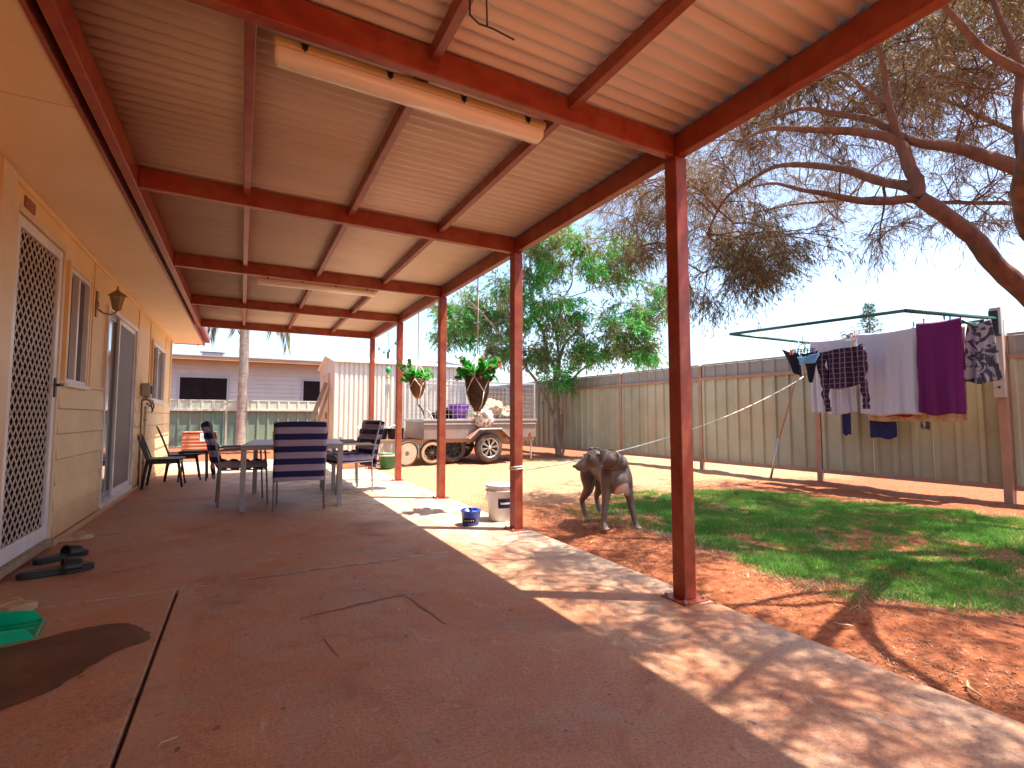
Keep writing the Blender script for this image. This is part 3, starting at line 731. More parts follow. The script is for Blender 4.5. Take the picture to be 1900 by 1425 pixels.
extr(pc, [(2.125, 2.51), (2.205, 2.51), (2.205, 2.57), (2.195, 2.57), (2.195, 2.52), (2.125, 2.52)], Y0R, Y1R + 0.02, 'edge_trim', M['red_steel'])

# batten lights
def batten(y, x0, x1, label, zz=2.388):
    L = thing('batten_light', label, 'light fitting', ((x0 + x1) / 2, y, zz), group='fluorescent lights under the patio roof')
    h = (x1 - x0) / 2
    MB().box(-h, h, -0.052, 0.052, -0.04, 0.0).build('base', M['cream_plastic'], L, bevel=0.01)
    prof = [(-0.045, -0.041), (-0.048, -0.06), (-0.036, -0.082), (-0.012, -0.092), (0.012, -0.092), (0.036, -0.082), (0.048, -0.06), (0.045, -0.041)]
    n = len(prof); mb = MB(); rows = [(-h + 0.004, 0.7), (-h + 0.02, 1), (h - 0.02, 1), (h - 0.004, 0.7)]
    for xx, s_ in rows: mb.v += [(xx, p * s_, -0.041 + (z + 0.041) * s_) for p, z in prof]
    mb.f = [(i * n + k, i * n + k + 1, (i + 1) * n + k + 1, (i + 1) * n + k) for i in range(3) for k in range(n - 1)] + [tuple(range(n)), tuple(range(3 * n, 4 * n))[::-1]]
    fixn(mb.build('diffuser', M['diffuser'], L, smooth=True))
    for k in range(4):
        xx = -h + 0.11 + k * (2 * h - 0.22) / 3
        for s_ in (-1, 1):
            mb = MB(); mb.tube([(xx - 0.012, s_ * 0.050, -0.006), (xx - 0.006, s_ * 0.060, -0.028), (xx, s_ * 0.058, -0.045), (xx + 0.006, s_ * 0.060, -0.028), (xx + 0.012, s_ * 0.050, -0.006)], 0.0035, 5)
            mb.box(xx - 0.010, xx + 0.010, min(s_ * 0.052, s_ * 0.062), max(s_ * 0.052, s_ * 0.062), -0.034, -0.014)
            mb.build('clip', M['black'], L)
M['diffuser'] = paint('diffuser', (0.93, 0.88, 0.80), 0.15, 0.02, 9, (0.80, 0.60, 0.40), 0.3, bumps=0)
batten(2.11, 0.065, 1.305, 'nearest long fluorescent batten light clipped under the patio rafter', 2.44)
batten(5.83, 0.085, 1.33, 'further long fluorescent batten light under the patio rafter', 2.44)

# dangling wire over the front bay
wr = thing('loose_cable', 'black loose cable dangling from the corrugated ceiling', 'cable', (0.66, 1.4, 2.5))
HB(wr).tube([(0.60, 1.25, 2.45), (0.60, 1.40, 2.34), (0.63, 1.47, 2.30), (0.67, 1.485, 2.295), (0.72, 1.482, 2.295), (0.81, 1.49, 2.293)], 0.0035, 6).build('long_strand', M['black'], smooth=True)
HB(wr).tube([(0.652, 1.28, 2.46), (0.658, 1.40, 2.35), (0.70, 1.482, 2.297)], 0.003, 6).build('short_strand', M['black'], smooth=True)

# =================================================================== FENCES
def rib_profile(width, nrib, d=0.034):
    """flat pans with narrow recessed channels; returns list of (u, w)"""
    p = width / nrib; pts = []
    for k in range(nrib):
        o = k * p
        pts += [(o, 0), (o + p - 0.070, 0), (o + p - 0.056, -d), (o + p - 0.014, -d)]
    pts.append((width, 0)); return pts
def fence(name, label, A, B, nb, ztop, zrail, zbot, mat, railmat, latmat, nrib=3, side=1, postw=0.055, proud=0.008):
    """runs from A to B; side +1 puts the rails on the right-hand normal side facing the yard"""
    A = Vector((A[0], A[1], 0)); B = Vector((B[0], B[1], 0)); L = (B - A).length; ang = math.atan2(B.y - A.y, B.x - A.x)
    F = thing(name, label, 'fence', A, ang)
    bw = L / nb; s = side
    sheet = lat = post = None
    for k in range(nb):
        o = k * bw
        if sheet is None:
            sw = (bw - postw) / 3 - 0.002
            pr = rib_profile(sw, nrib)
            mb = MB(); mb.add([(u, -s * w, z) for u, w in pr for z in (0.0, zrail - zbot)], [(2 * i, 2 * i + 2, 2 * i + 3, 2 * i + 1) for i in range(len(pr) - 1)])
            sheet = mb.build('fence_sheet', mat, F); sheet.location = (o + postw / 2, 0, zbot)
            m_ = sheet.modifiers.new('s', 'SOLIDIFY'); m_.thickness = 0.0015
            mb = MB(); pr2 = rib_profile(sw, nrib, 0.020)
            mb.add([(u, -s * w, z) for u, w in pr2 for z in (0.0, ztop - zrail - 0.03)], [(2 * i, 2 * i + 2, 2 * i + 3, 2 * i + 1) for i in range(len(pr2) - 1)])
            lat = mb.build('top_panel', latmat, F); lat.location = (o + postw / 2, (-s * 0.004 if s > 0 else -proud - 0.004), zrail + 0.012)
            m_ = lat.modifiers.new('s', 'SOLIDIFY'); m_.thickness = 0.0015
            post = MB().box(-postw / 2, postw / 2, -0.03 if s > 0 else -0.028, 0.028 if s > 0 else 0.03, -0.2, ztop - 0.012).build('post', railmat, F, bevel=0.003); post.location = (o, s * 0.012, 0)
            mb = MB().box(postw / 2, bw - postw / 2, s * 0.004 - 0.022, s * 0.004 + 0.022 + (proud if s > 0 else 0), -0.028, 0.028) if s > 0 else MB().box(postw / 2, bw - postw / 2, -proud - 0.03, 0.018, -0.028, 0.028); rail = mb.build('rail', railmat, F, bevel=0.004); rail.location = (o, s * 0.008, zrail)
            r2 = inst(rail, F, (o, s * 0.008, zbot + 0.03))
            cap = MB().box(postw / 2, bw - postw / 2, -0.018 - (proud if s < 0 else 0), 0.018, -0.014, 0.014).build('top_cap', latmat, F, bevel=0.003); cap.location = (o, 0, ztop)
            for j in (1, 2):
                inst(sheet, F, (o + postw / 2 + j * (sw + 0.002), 0, zbot)); inst(lat, F, (o + postw / 2 + j * (sw + 0.002), (-s * 0.004 if s > 0 else -proud - 0.004), zrail + 0.012))
        else:
            for j in range(3):
                inst(sheet, F, (o + postw / 2 + j * (sw + 0.002), random.uniform(-0.003, 0.003), zbot)); inst(lat, F, (o + postw / 2 + j * (sw + 0.002), (-s * 0.004 if s > 0 else -proud - 0.004), zrail + 0.012))
            inst(post, F, (o, s * 0.012, 0)); inst(rail, F, (o, s * 0.008, zrail)); inst(rail, F, (o, s * 0.008, zbot + 0.03)); inst(cap, F, (o, 0, ztop))
    return F
random.seed(11)
# right-hand fence, posts at Y 2.45 and 4.58
fence('steel_fence', 'long tan steel sheet fence with grey top strip behind the clothes line', (8.22, -1.80), (7.16, 15.2), 8, 1.93, 1.66, 0.10, M['fence_sheet'], M['fence_rail'], M['fence_top'], side=1, postw=0.075)
fence('steel_fence', 'low green steel sheet fence across the back behind the palm tree', (-8.0, 17.0), (7.2, 16.7), 6, 1.42, 1.14, 0.06, M['fence_green'], M['rail_pale'], M['fence_green_top'], side=-1, proud=0.045)

# =================================================================== SHED
sh = thing('garden_shed', 'pale corrugated garden shed with ribbed front wall left of the trailer', 'shed', (1.74, 11.2, 0))
SW, SD, SH = 3.0, 2.45, 2.16
sp = 0.10
def shedwall(w):
    mb = MB(); n = 0; vs = []; X_ = []
    for c in range(int(round(w / sp))):
        X_ += [(c * sp, -0.014), (c * sp + 0.050, -0.014), (c * sp + 0.062, 0.014), (c * sp + 0.088, 0.014)]
    X_.append((int(round(w / sp)) * sp, -0.014)); n = len(X_) - 1
    for x, y in X_:
        vs += [(x, y, 0.0), (x, y, SH - 0.03)]
    return mb.add(vs, [(2 * i, 2 * i + 2, 2 * i + 3, 2 * i + 1) for i in range(n)])
sw0 = shedwall(sp * 8).build('wall_sheet', M['shed_wall'], sh)
sw0.modifiers.new('s', 'SOLIDIFY').thickness = 0.001
for k in range(1, 3): inst(sw0, sh, (k * sp * 8, 0.0015 * (k % 2), 0))
last = shedwall(SW - 3 * sp * 8).build('wall_sheet', M['shed_wall'], sh); last.location = (3 * sp * 8, 0.0015, 0)
# right and rear walls, left gable with door opening trim
MB().box(SW - 0.02, SW, 0.02, SD, 0, SH - 0.03).build('side_wall', M['shed_side'], sh); MB().box(0.02, SW - 0.02, SD - 0.02, SD, 0, SH - 0.03).build('rear_wall', M['shed_side'], sh)
mb = MB(); pk = SH + 0.22
mb.add([(0, 0.014, 0), (0, SD, 0), (0, SD, SH), (0, SD / 2, pk), (0, 0.014, SH), (0.02, 0.014, 0), (0.02, SD, 0), (0.02, SD, SH), (0.02, SD / 2, pk), (0.02, 0.014, SH)],
       [(4, 3, 2, 1, 0), (5, 6, 7, 8, 9), (0, 1, 6, 5), (1, 2, 7, 6), (2, 3, 8, 7), (3, 4, 9, 8), (4, 0, 5, 9)])
fixn(mb.build('gable_wall', M['shed_side'], sh))
MB().box(-0.03, -0.002, 0.85, 1.75, 0.03, 1.95).build('shed_door', paint('shed_door', (0.60, 0.36, 0.20), 0.5, 0.08, 3), sh, bevel=0.004)
MB().box(-0.05, -0.031, 0.98, 1.02, 0.9, 1.05).build('door_handle', M['black'], sh)
mb = MB(); mb.add([(-0.06, -0.07, SH - 0.01), (SW + 0.04, -0.07, SH - 0.01), (SW + 0.04, SD / 2, pk + 0.01), (-0.06, SD / 2, pk + 0.01), (-0.06, SD + 0.06, SH - 0.01), (SW + 0.04, SD + 0.06, SH - 0.01),
                   (-0.06, -0.07, SH - 0.035), (SW + 0.04, -0.07, SH - 0.035), (SW + 0.04, SD / 2, pk - 0.015), (-0.06, SD / 2, pk - 0.015), (-0.06, SD + 0.06, SH - 0.035), (SW + 0.04, SD + 0.06, SH - 0.035)],
                  [(0, 1, 2, 3), (3, 2, 5, 4), (6, 9, 8, 7), (9, 10, 11, 8), (0, 6, 7, 1), (4, 5, 11, 10), (0, 3, 9, 6), (3, 4, 10, 9), (1, 7, 8, 2), (2, 8, 11, 5)])
fixn(mb.build('shed_roof', M['shed_wall'], sh))
MB().box(-0.02, 0.03, -0.018, 0.05, 0, SH - 0.03).build('corner_trim', M['shed_wall'], sh, bevel=0.003)
MB().box(SW - 0.03, SW + 0.012, -0.018, 0.05, 0, SH - 0.03).build('corner_trim', M['shed_wall'], sh, bevel=0.003)

# =================================================================== NEIGHBOUR HOUSE
nb = thing('neighbour_house', 'pale grey weatherboard house behind the back fence', 'house', (0, 20, 0))
NH = 2.86
bd = None
for k in range(19):
    z = k * 0.15
    if bd is None:
        mb = MB(); poly = [(0.0, z), (-0.022, z + 0.002), (-0.006, z + 0.149), (0.0, z + 0.149)]
        n = 4; vs = [(-9, y, zz) for y, zz in poly] + [(4.2, y, zz) for y, zz in poly]
        mb.add(vs, [(i, n + i, n + (i + 1) % n, (i + 1) % n) for i in range(n)] + [tuple(range(n)), tuple(range(n, 2 * n))[::-1]])
        bd = fixn(mb.build('weatherboard', M['nb_wall'], nb))
    else: inst(bd, nb, (0, 0, z))
MB().box(-9, 4.2, 0.001, 6, -0.1, NH).build('wall', M['nb_wall'], nb)
MB().box(-9.6, 4.8, -0.62, 6.5, NH + 0.001, NH + 0.012).build('soffit', M['nb_fascia'], nb)
MB().box(-9.6, 4.8, -0.64, -0.621, NH - 0.03, NH + 0.11).build('fascia', M['nb_fascia'], nb, bevel=0.004)
mb = MB(); mb.add([(-9.6, -0.66, NH + 0.12), (4.8, -0.66, NH + 0.12), (4.8, 3, NH + 0.36), (-9.6, 3, NH + 0.36), (4.8, 6.6, NH + 0.12), (-9.6, 6.6, NH + 0.12), (-9.6, -0.66, NH + 0.09), (4.8, -0.66, NH + 0.09), (4.8, 6.6, NH + 0.09), (-9.6, 6.6, NH + 0.09)],
                  [(0, 1, 2, 3), (3, 2, 4, 5), (6, 9, 8, 7), (0, 6, 7, 1), (5, 4, 8, 9), (0, 3, 5, 9, 6), (1, 7, 8, 4, 2)]); fixn(mb.build('roof', M['galv'], nb))
def nwin(x0, x1, z0, z1):
    mb = MB(); f = 0.07
    mb.box(x0, x0 + f, -0.05, -0.024, z0, z1); mb.box(x1 - f, x1, -0.05, -0.024, z0, z1); mb.box(x0 + f, x1 - f, -0.05, -0.024, z1 - f, z1); mb.box(x0 + f, x1 - f, -0.05, -0.024, z0, z0 + f)
    o = mb.build('window', M['nb_trim'], nb)
    MB().box(x0 + f, x1 - f, -0.034, -0.026, z0 + f, z1 - f).build('screen', M['screen_dark'], o)
    MB().box((x0 + x1) / 2 - 0.015, (x0 + x1) / 2 + 0.015, -0.045, -0.035, z0 + f, z1 - f).build('mullion', M['screen_dark'], o)
nwin(-1.93, -0.42, 1.28, 2.34); nwin(1.9, 3.2, 1.28, 2.34)
ac = thing('roof_vent', 'low grey roof vent box on the roof of the pale house', 'roof vent', (-1.0, 21.2, NH + 0.24))
MB().box(-0.32, 0.32, -0.3, 0.3, 0.0, 0.16).build('vent_body', M['grey_metal'], ac, bevel=0.03); MB().box(-0.4, 0.4, -0.36, 0.36, 0.161, 0.19).build('vent_lid', M['galv'], ac, bevel=0.01)

# =================================================================== PALM
def leafquads(P, D, L, W, rng, droop=0.0, seg=1):
    """diamond leaves: P base (n,3), D unit dir (n,3), L,W arrays"""
    n = len(P); r = rng.normal(size=(n, 3)); S = np.cross(D, r); S /= np.linalg.norm(S, axis=1)[:, None] + 1e-9
    L = np.broadcast_to(L, n)[:, None]; W = np.broadcast_to(W, n)[:, None]
    tip = P + D * L; tip[:, 2] -= droop * L[:, 0]
    mid = P + D * L * 0.45; mid[:, 2] -= droop * L[:, 0] * 0.25
    V = np.empty((n, 4, 3)); V[:, 0] = P; V[:, 1] = mid + S * W / 2; V[:, 2] = tip; V[:, 3] = mid - S * W / 2
    return V.reshape(-1, 3)
rng = np.random.default_rng(5)
PB = Vector((-0.03, 15.6, 0)); PT = 4.35
palm = thing('palm_tree', 'slim grey trunked palm tree standing in front of the back fence', 'palm tree', PB)
mb = MB(); pts = []; rr = []
for i in range(34):
    t = i / 33; z = t * PT
    pts.append((0.03 * math.sin(t * 3), 0, z)); rr.append((0.128 - 0.012 * t + (0.03 * math.exp(-((t - 0.0) / 0.07) ** 2))) * (1.0 + (0.03 if i % 2 else -0.02)))
mb.tube(pts, rr, 14); mb.build('trunk', paint('palm_bark', (0.32, 0.27, 0.23), 0.8, 0.25, 6, (0.20, 0.14, 0.11), 0.7, bumps=0.4, stretch=(1, 1, 2.5)), palm, smooth=True)
for k in range(13):
    a = k * 2.399 + 0.5; el = random.uniform(0.2, 0.9); Lf = random.uniform(1.5, 1.9)
    if k in (0, 1, 2, 3): a = [math.pi + 0.15, -0.10, math.pi - 0.5, 0.35][k]; el = -0.1; Lf = [1.75, 1.85, 1.6, 1.9][k]
    pts = []; p = Vector((0.03, 0, PT - 0.05)); d = Vector((math.cos(a) * math.cos(el), math.sin(a) * math.cos(el), math.sin(el) + 0.35)).normalized()
    n = 16
    for i in range(n + 1):
        pts.append(p.copy()); p = p + d * (Lf / n); d = (d + Vector((0, 0, -0.185))).normalized()
    mb = MB(); mb.tube(pts, [0.018 - 0.014 * i / n for i in range(n + 1)], 5); fo = mb.build('frond', M['palm_leaf'], palm, smooth=True)
    P = []; D = []
    for i in range(2, n + 1):
        for s_ in (-1, 1):
            for q in range(3):
                t = (i - q / 3.0); i0 = int(t); fr_ = t - i0
                b = pts[i0].lerp(pts[min(n, i0 + 1)], fr_)
                dd = (pts[min(n, i0 + 1)] - pts[max(0, i0 - 1)]).normalized(); sd_ = dd.cross(Vector((0, 0, 1))).normalized()
                v = (dd * 0.5 + sd_ * s_ * 0.8 + Vector((0, 0, -0.75 + random.uniform(-0.25, 0.25)))).normalized()
                P.append(b); D.append(v)
    P = np.array([tuple(p) for p in P]); D = np.array([tuple(p) for p in D])
    o = np_mesh('leaflets', leafquads(P, D, rng.uniform(0.32, 0.52, len(P)), 0.034, rng, 0.25), 4, M['palm_leaf'], fo, 'stuff')

# =================================================================== TREES
def curve_pts(p, q, sag, n, rng, wob=0.05):
    p = Vector(p); q = Vector(q); L = (q - p).length; out = []
    w1 = Vector(rng.normal(size=3)) * wob * L
    for i in range(n + 1):
        t = i / n; v = p.lerp(q, t) + Vector((0, 0, sag * L * math.sin(math.pi * t))) + w1 * math.sin(2 * math.pi * t) * 0.5
        out.append(v)
    return out
def resample(pts, n):
    """Catmull-Rom through pts"""
    P = [Vector(p) for p in pts]; out = []; m = len(P) - 1
    for i in range(m):
        a, b, c, d = P[max(0, i - 1)], P[i], P[i + 1], P[min(m, i + 2)]
        for k in range(n):
            t = k / n
            out.append(0.5 * ((2 * b) + (c - a) * t + (2 * a - 5 * b + 4 * c - d) * t * t + (3 * b - 3 * c + d - a) * t ** 3))
    out.append(P[-1]); return out
def crown(skel, blobs, rng, nattr, twig_per, leaf_per, tw_len, leaf_len, leaf_w, droop, twigr=0.003):
    """branches grow from the skeleton into ellipsoids; twigs and leaves along them"""
    S = np.array([tuple(p) for p in skel]); br = MB(); tw = MB(); LP = []; LD = []
    wts = np.array([b[2] for b in blobs], float); wts /= wts.sum()
    for _ in range(nattr):
        c, r, _w = blobs[rng.choice(len(blobs), p=wts)][:3]
        u = rng.normal(size=3); u /= np.linalg.norm(u); t = np.array(c) + u * np.array(r) * rng.uniform(0.25, 1) ** 0.6
        dist = np.linalg.norm((S - t) * np.array([1, 1, 1.15]), axis=1)
        idx = rng.choice(np.argsort(dist)[:6]); s = S[idx]
        L = np.linalg.norm(t - s)
        n = max(4, int(L / 0.18))
        pts = curve_pts(s, t, rng.uniform(0.02, 0.16), n, rng, 0.06)
        r0 = 0.005 + 0.007 * L
        br.tube(pts, [r0 * (1 - 0.75 * i / n) for i in range(n + 1)], 5, cap=False)
        if rng.random() < 0.5:
            S = np.vstack([S, np.array([tuple(p) for p in pts[n // 2::2]])])
        for k in range(twig_per):
            i = rng.uniform(0.3, 1.0) ** 0.7 * n; i0 = min(n - 1, int(i)); b = pts[i0].lerp(pts[i0 + 1], i - i0)
            ax = (pts[i0 + 1] - pts[i0]).normalized()
            d = Vector(rng.normal(size=3)).normalized() * 0.8 + ax * 0.7 + Vector((0, 0, -droop)); d.normalize()
            tl = tw_len * rng.uniform(0.5, 1.3); m = 4; q = b.copy(); tp_ = [q.copy()]
            for _k in range(m):
                q = q + d * (tl / m); d = (d + Vector((0, 0, -droop * 0.45)) + Vector(rng.normal(size=3)) * 0.12).normalized(); tp_.append(q.copy())
            tw.tube(tp_, [twigr * (1 - 0.2 * i) for i in range(m + 1)], 3, cap=False)
            for _k in range(leaf_per):
                j = rng.uniform(0.2, m); j0 = min(m - 1, int(j)); lb = tp_[j0].lerp(tp_[j0 + 1], j - j0)
                td = (tp_[j0 + 1] - tp_[j0]).normalized()
                ld = td * 0.9 + Vector(rng.normal(size=3)) * 0.5 + Vector((0, 0, -droop * 0.5))
                LP.append(tuple(lb)); LD.append(tuple(ld.normalized()))
    LP = np.array(LP); LD = np.array(LD)
    V = leafquads(LP, LD, rng.uniform(0.6, 1.3, len(LP)) * leaf_len, rng.uniform(0.7, 1.2, len(LP)) * leaf_w, rng, 0.15)
    return br, tw, V

# --- big rusty drooping tree overhanging the lawn
rng = np.random.default_rng(21)
TB = Vector((6.55, 0.55, -0.1))
tree = thing('drooping_tree', 'large rusty brown tree with fine drooping foliage leaning over the lawn', 'tree', TB)
fork = pin(1700, 368, 3.75)
trunk = [Vector((6.55, 0.55, -0.1)), Vector((6.38, 0.72, 0.55)), Vector((5.85, 1.05, 1.15)), pin(1900, 545, 3.72), pin(1800, 440, 3.72), fork]
limbs = [
    ([fork, pin(1640, 374, 3.8), pin(1560, 362, 3.9), pin(1500, 352, 4.0), pin(1440, 336, 4.15), pin(1400, 345, 4.3)], 0.050),
    ([pin(1695, 352, 3.75), pin(1640, 333, 3.9), pin(1560, 318, 4.1), pin(1490, 303, 4.3), pin(1420, 318, 4.6), pin(1350, 360, 5.0), pin(1310, 430, 5.3)], 0.055),
    ([fork, pin(1690, 320, 3.75), pin(1672, 262, 3.8), pin(1600, 252, 3.9), pin(1500, 246, 4.0), pin(1430, 238, 4.1), pin(1370, 262, 4.4)], 0.075),
    ([pin(1672, 262, 3.8), pin(1645, 205, 3.8), pin(1638, 140, 3.8), pin(1622, 70, 3.75), pin(1600, -60, 3.7)], 0.045),
    ([pin(1640, 205, 3.8), pin(1600, 165, 3.9), pin(1555, 130, 4.0), pin(1510, 150, 4.3)], 0.03),
    ([Vector((5.9, 1.0, 1.1)), pin(2080, 400, 3.4), pin(1900, 312, 3.5), pin(1820, 285, 3.6), pin(1740, 266, 3.7), pin(1660, 246, 3.85), pin(1590, 215, 4.0), pin(1500, 200, 4.2), pin(1440, 222, 4.4)], 0.085),
    ([pin(1900, 312, 3.5), pin(1895, 160, 3.5), pin(1850, 40, 3.5), pin(1830, -150, 3.4)], 0.05),
    ([Vector((6.38, 0.72, 0.55)), Vector((6.6, 0.9, 1.6)), Vector((6.9, 1.3, 2.8)), Vector((6.7, 1.9, 3.8)), Vector((6.2, 2.6, 4.6))], 0.09),
    ([Vector((6.6, 0.9, 1.6)), Vector((6.9, 0.2, 2.6)), Vector((6.6, -0.6, 3.5)), Vector((6.0, -1.2, 4.3))], 0.08),
    ([Vector((5.85, 1.05, 1.15)), Vector((5.2, 0.5, 2.0)), Vector((4.5, -0.05, 2.8)), Vector((3.9, -0.4, 3.4)), Vector((3.3, -0.6, 3.7))], 0.075),
    ([Vector((5.85, 1.05, 1.15)), Vector((5.1, 1.18, 1.9)), Vector((4.34, 1.19, 2.4)), Vector((3.64, 0.80, 3.0)), Vector((2.98, 0.62, 3.35)), Vector((2.6, 0.5, 3.6))], 0.13),
    ([Vector((3.7, 0.84, 2.95)), Vector((3.5, 0.45, 3.3)), Vector((3.4, 0.0, 3.7))], 0.07),
    ([Vector((3.9, 0.95, 2.8)), Vector((3.4, 1.15, 3.1)), Vector((2.8, 1.2, 3.5))], 0.04),
    ([Vector((4.5, -0.05, 2.8)), Vector((4.1, 0.5, 3.3)), Vector((3.6, 1.0, 3.7)), Vector((3.1, 1.4, 3.9))], 0.05),
    ([Vector((6.9, 1.3, 2.8)), Vector((7.0, 1.2, 3.8)), Vector((6.8, 1.1, 4.8)), Vector((6.5, 0.9, 5.6))], 0.06),
    ([Vector((6.9, 1.2, 4.4)), Vector((7.3, 1.9, 5.0)), Vector((7.2, 2.7, 5.4))], 0.035),
    ([Vector((6.9, 1.3, 2.8)), Vector((6.8, 2.4, 3.3)), Vector((6.4, 3.6, 3.7)), Vector((5.8, 4.8, 3.7)), Vector((5.2, 5.6, 3.4))], 0.035),
]
mb = MB(); tp_ = resample([p - TB for p in trunk], 8); nn = len(tp_)
mb.tube([p + Vector((noise.noise(p * 3), noise.noise(p * 3 + Vector((9, 0, 0))), 0)) * 0.03 for p in tp_], [0.095 - 0.045 * i / (nn - 1) + 0.009 * noise.noise(Vector((i * 0.8, 0, 3))) for i in range(nn)], 14)
mb.build('trunk', M['bark'], tree, smooth=True)
skel = []
for pl, r in limbs:
    rp = resample([Vector(p) - TB for p in pl], 7); n = len(rp)
    rp = [p + Vector((noise.noise(p * 2.2), noise.noise(p * 2.2 + Vector((5, 1, 0))), noise.noise(p * 2.2 + Vector((0, 7, 2))))) * 0.05 * min(1, i / 5) for i, p in enumerate(rp)]
    MB().tube(rp, [max(0.008, 0.72 * r * (1 - 0.82 * i / (n - 1)) * (1 + 0.15 * noise.noise(Vector((i * 0.9, r * 99, 0))))) for i in range(n)], 10).build('limb', M['bark'], tree, smooth=True)
    skel += rp[4:]
def B(p, r, w): p = Vector(p) - TB; return (tuple(p), r, w)
def crown_parts(res, bark, leaf):
    br, tw, V = res
    o = br.build('branches', bark, tree, smooth=True); o['kind'] = 'stuff'
    o = tw.build('twigs', M['twig'], tree); o['kind'] = 'stuff'
    np_mesh('foliage', V, 4, leaf, tree, 'stuff')
# the crown in view: deep over the lawn
blobs = [
    B(pin(1500, 200, 4.6), (0.6, 0.6, 0.35), 0.9), B(pin(1360, 300, 5.0), (0.5, 0.6, 0.35), 1.0), B(pin(1330, 400, 5.6), (0.6, 0.7, 0.55), 1.5),
    B(pin(1430, 450, 5.6), (0.45, 0.5, 0.40), 0.8), B(pin(1180, 400, 6.2), (0.75, 0.6, 0.5), 1.5), B(pin(1250, 330, 5.8), (0.6, 0.6, 0.5), 0.9),
    B(pin(1640, 130, 4.6), (0.7, 0.7, 0.45), 0.8), B(pin(1780, 190, 4.8), (0.8, 0.7, 0.5), 1.1), B(pin(1860, 90, 4.4), (0.6, 0.6, 0.5), 0.8), B(pin(1720, 60, 4.6), (0.6, 0.6, 0.4), 0.7),
    B(pin(1640, 430, 4.6), (0.28, 0.3, 0.26), 0.25), B(pin(1720, 410, 4.8), (0.35, 0.3, 0.3), 0.30), B(pin(1840, 380, 4.8), (0.45, 0.4, 0.45), 0.55), B(pin(1880, 240, 4.6), (0.5, 0.5, 0.4), 0.5),
    B(pin(1600, 260, 5.0), (0.7, 0.6, 0.35), 0.6),
    B((6.4, 3.2, 4.1), (1.1, 1.4, 0.6), 1.5), B((5.6, 5.0, 3.7), (0.9, 0.9, 0.5), 0.9), B((6.9, 1.8, 4.3), (0.8, 0.9, 0.6), 0.9), B((7.3, 4.3, 3.9), (0.7, 0.9, 0.5), 0.7)]
crown_parts(crown(skel, blobs, rng, 400, 13, 9, 0.36, 0.085, 0.0060, 0.30, 0.0026), M['bark'], M['needle'])
# the nearer crown above and right of the frame, which throws the dappled shade
rng = np.random.default_rng(55)
blobs3 = [B((3.3, -0.6, 3.8), (0.8, 0.9, 0.4), 1.3), B((2.9, 0.6, 3.9), (0.7, 0.8, 0.4), 1.6), B((3.3, 1.8, 4.0), (0.8, 0.8, 0.4), 1.5), B((3.9, 2.8, 4.0), (0.7, 0.6, 0.35), 0.9), B((4.5, -0.4, 3.8), (1.0, 0.9, 0.5), 1.1),
    B((4.6, 1.4, 4.3), (1.0, 1.0, 0.5), 1.3), B((5.4, 2.6, 4.4), (0.9, 0.9, 0.5), 1.0), B((5.6, 0.2, 4.3), (1.0, 1.0, 0.6), 0.8)]
blobs3 += [B((6.0, 0.6, 5.4), (0.9, 0.9, 0.4), 1.2), B((7.0, 1.3, 5.5), (1.0, 0.9, 0.4), 1.3), B((7.9, 1.6, 5.3), (0.7, 0.9, 0.4), 0.8), B((6.6, 2.4, 5.5), (1.0, 0.8, 0.4), 1.2), B((5.4, 1.6, 5.3), (0.8, 0.9, 0.4), 1.0), B((7.6, 2.9, 5.3), (0.8, 0.8, 0.4), 0.8), B((5.2, 0.0, 5.2), (0.9, 0.9, 0.4), 0.8)]
crown_parts(crown(skel, blobs3, rng, 540, 14, 12, 0.36, 0.09, 0.010, 0.25, 0.0028), M['bark'], M['needle'])
rng = np.random.default_rng(33)
blobs2 = [B(pin(1350, 520, 5.9), (0.6, 0.9, 0.40), 1.0), B(pin(1440, 480, 5.7), (0.5, 0.8, 0.34), 0.7), B(pin(1200, 440, 6.3), (0.6, 0.5, 0.4), 0.7), B(pin(1390, 440, 5.6), (0.5, 0.6, 0.35), 0.5)]
sk2 = [p for p in skel if (p + TB).x < 5.2 and (p + TB).y > 2.2]
crown_parts(crown(sk2, blobs2, rng, 85, 13, 11, 0.34, 0.07, 0.010, 0.34, 0.0026), M['bark'], M['needle_dark'])

# --- green tree by the trailer and fence corner
rng = np.random.default_rng(8)
GB = Vector((7.0, 10.55, -0.05))
gt = thing('green_tree', 'airy bright green multi-stemmed tree between the trailer and the tan fence', 'tree', GB)
stems = [
    ([(0, 0, 0), (-0.05, 0.05, 0.9), (-0.05, 0.0, 1.7), (0.1, 0.1, 2.5), (0.55, 0.1, 3.2), (1.0, 0.0, 3.9)], 0.085),
    ([(0.05, 0.1, 0), (0.12, 0.2, 0.9), (0.05, 0.2, 1.9), (-0.3, 0.3, 3.0), (-0.6, 0.3, 4.0), (-0.7, 0.2, 4.9)], 0.07),
    ([(-0.05, 0.05, 0.9), (-0.5, 0.2, 1.8), (-1.2, 0.3, 2.7), (-1.9, 0.3, 3.4), (-2.5, 0.2, 3.8)], 0.045),
    ([(0.05, 0.0, 1.6), (0.6, -0.3, 2.2), (1.2, -0.5, 2.7), (1.8, -0.6, 3.0)], 0.035),
    ([(0.1, 0.1, 2.5), (-0.1, -0.1, 3.4), (0.2, -0.2, 4.3), (0.5, 0, 5.2)], 0.04),
]
sk = []
for pl, r in stems:
    rp = resample(pl, 7); n = len(rp)
    rp = [p + Vector((noise.noise(p * 2 + Vector((3, 0, 0))), noise.noise(p * 2), 0)) * 0.12 * min(1, i / 4) for i, p in enumerate(rp)]
    MB().tube(rp, [max(0.01, r * (1 - 0.75 * i / (n - 1))) for i in range(n)], 9).build('trunk' if r > 0.06 else 'limb', M['bark_grey'], gt, smooth=True); sk += rp[7:]
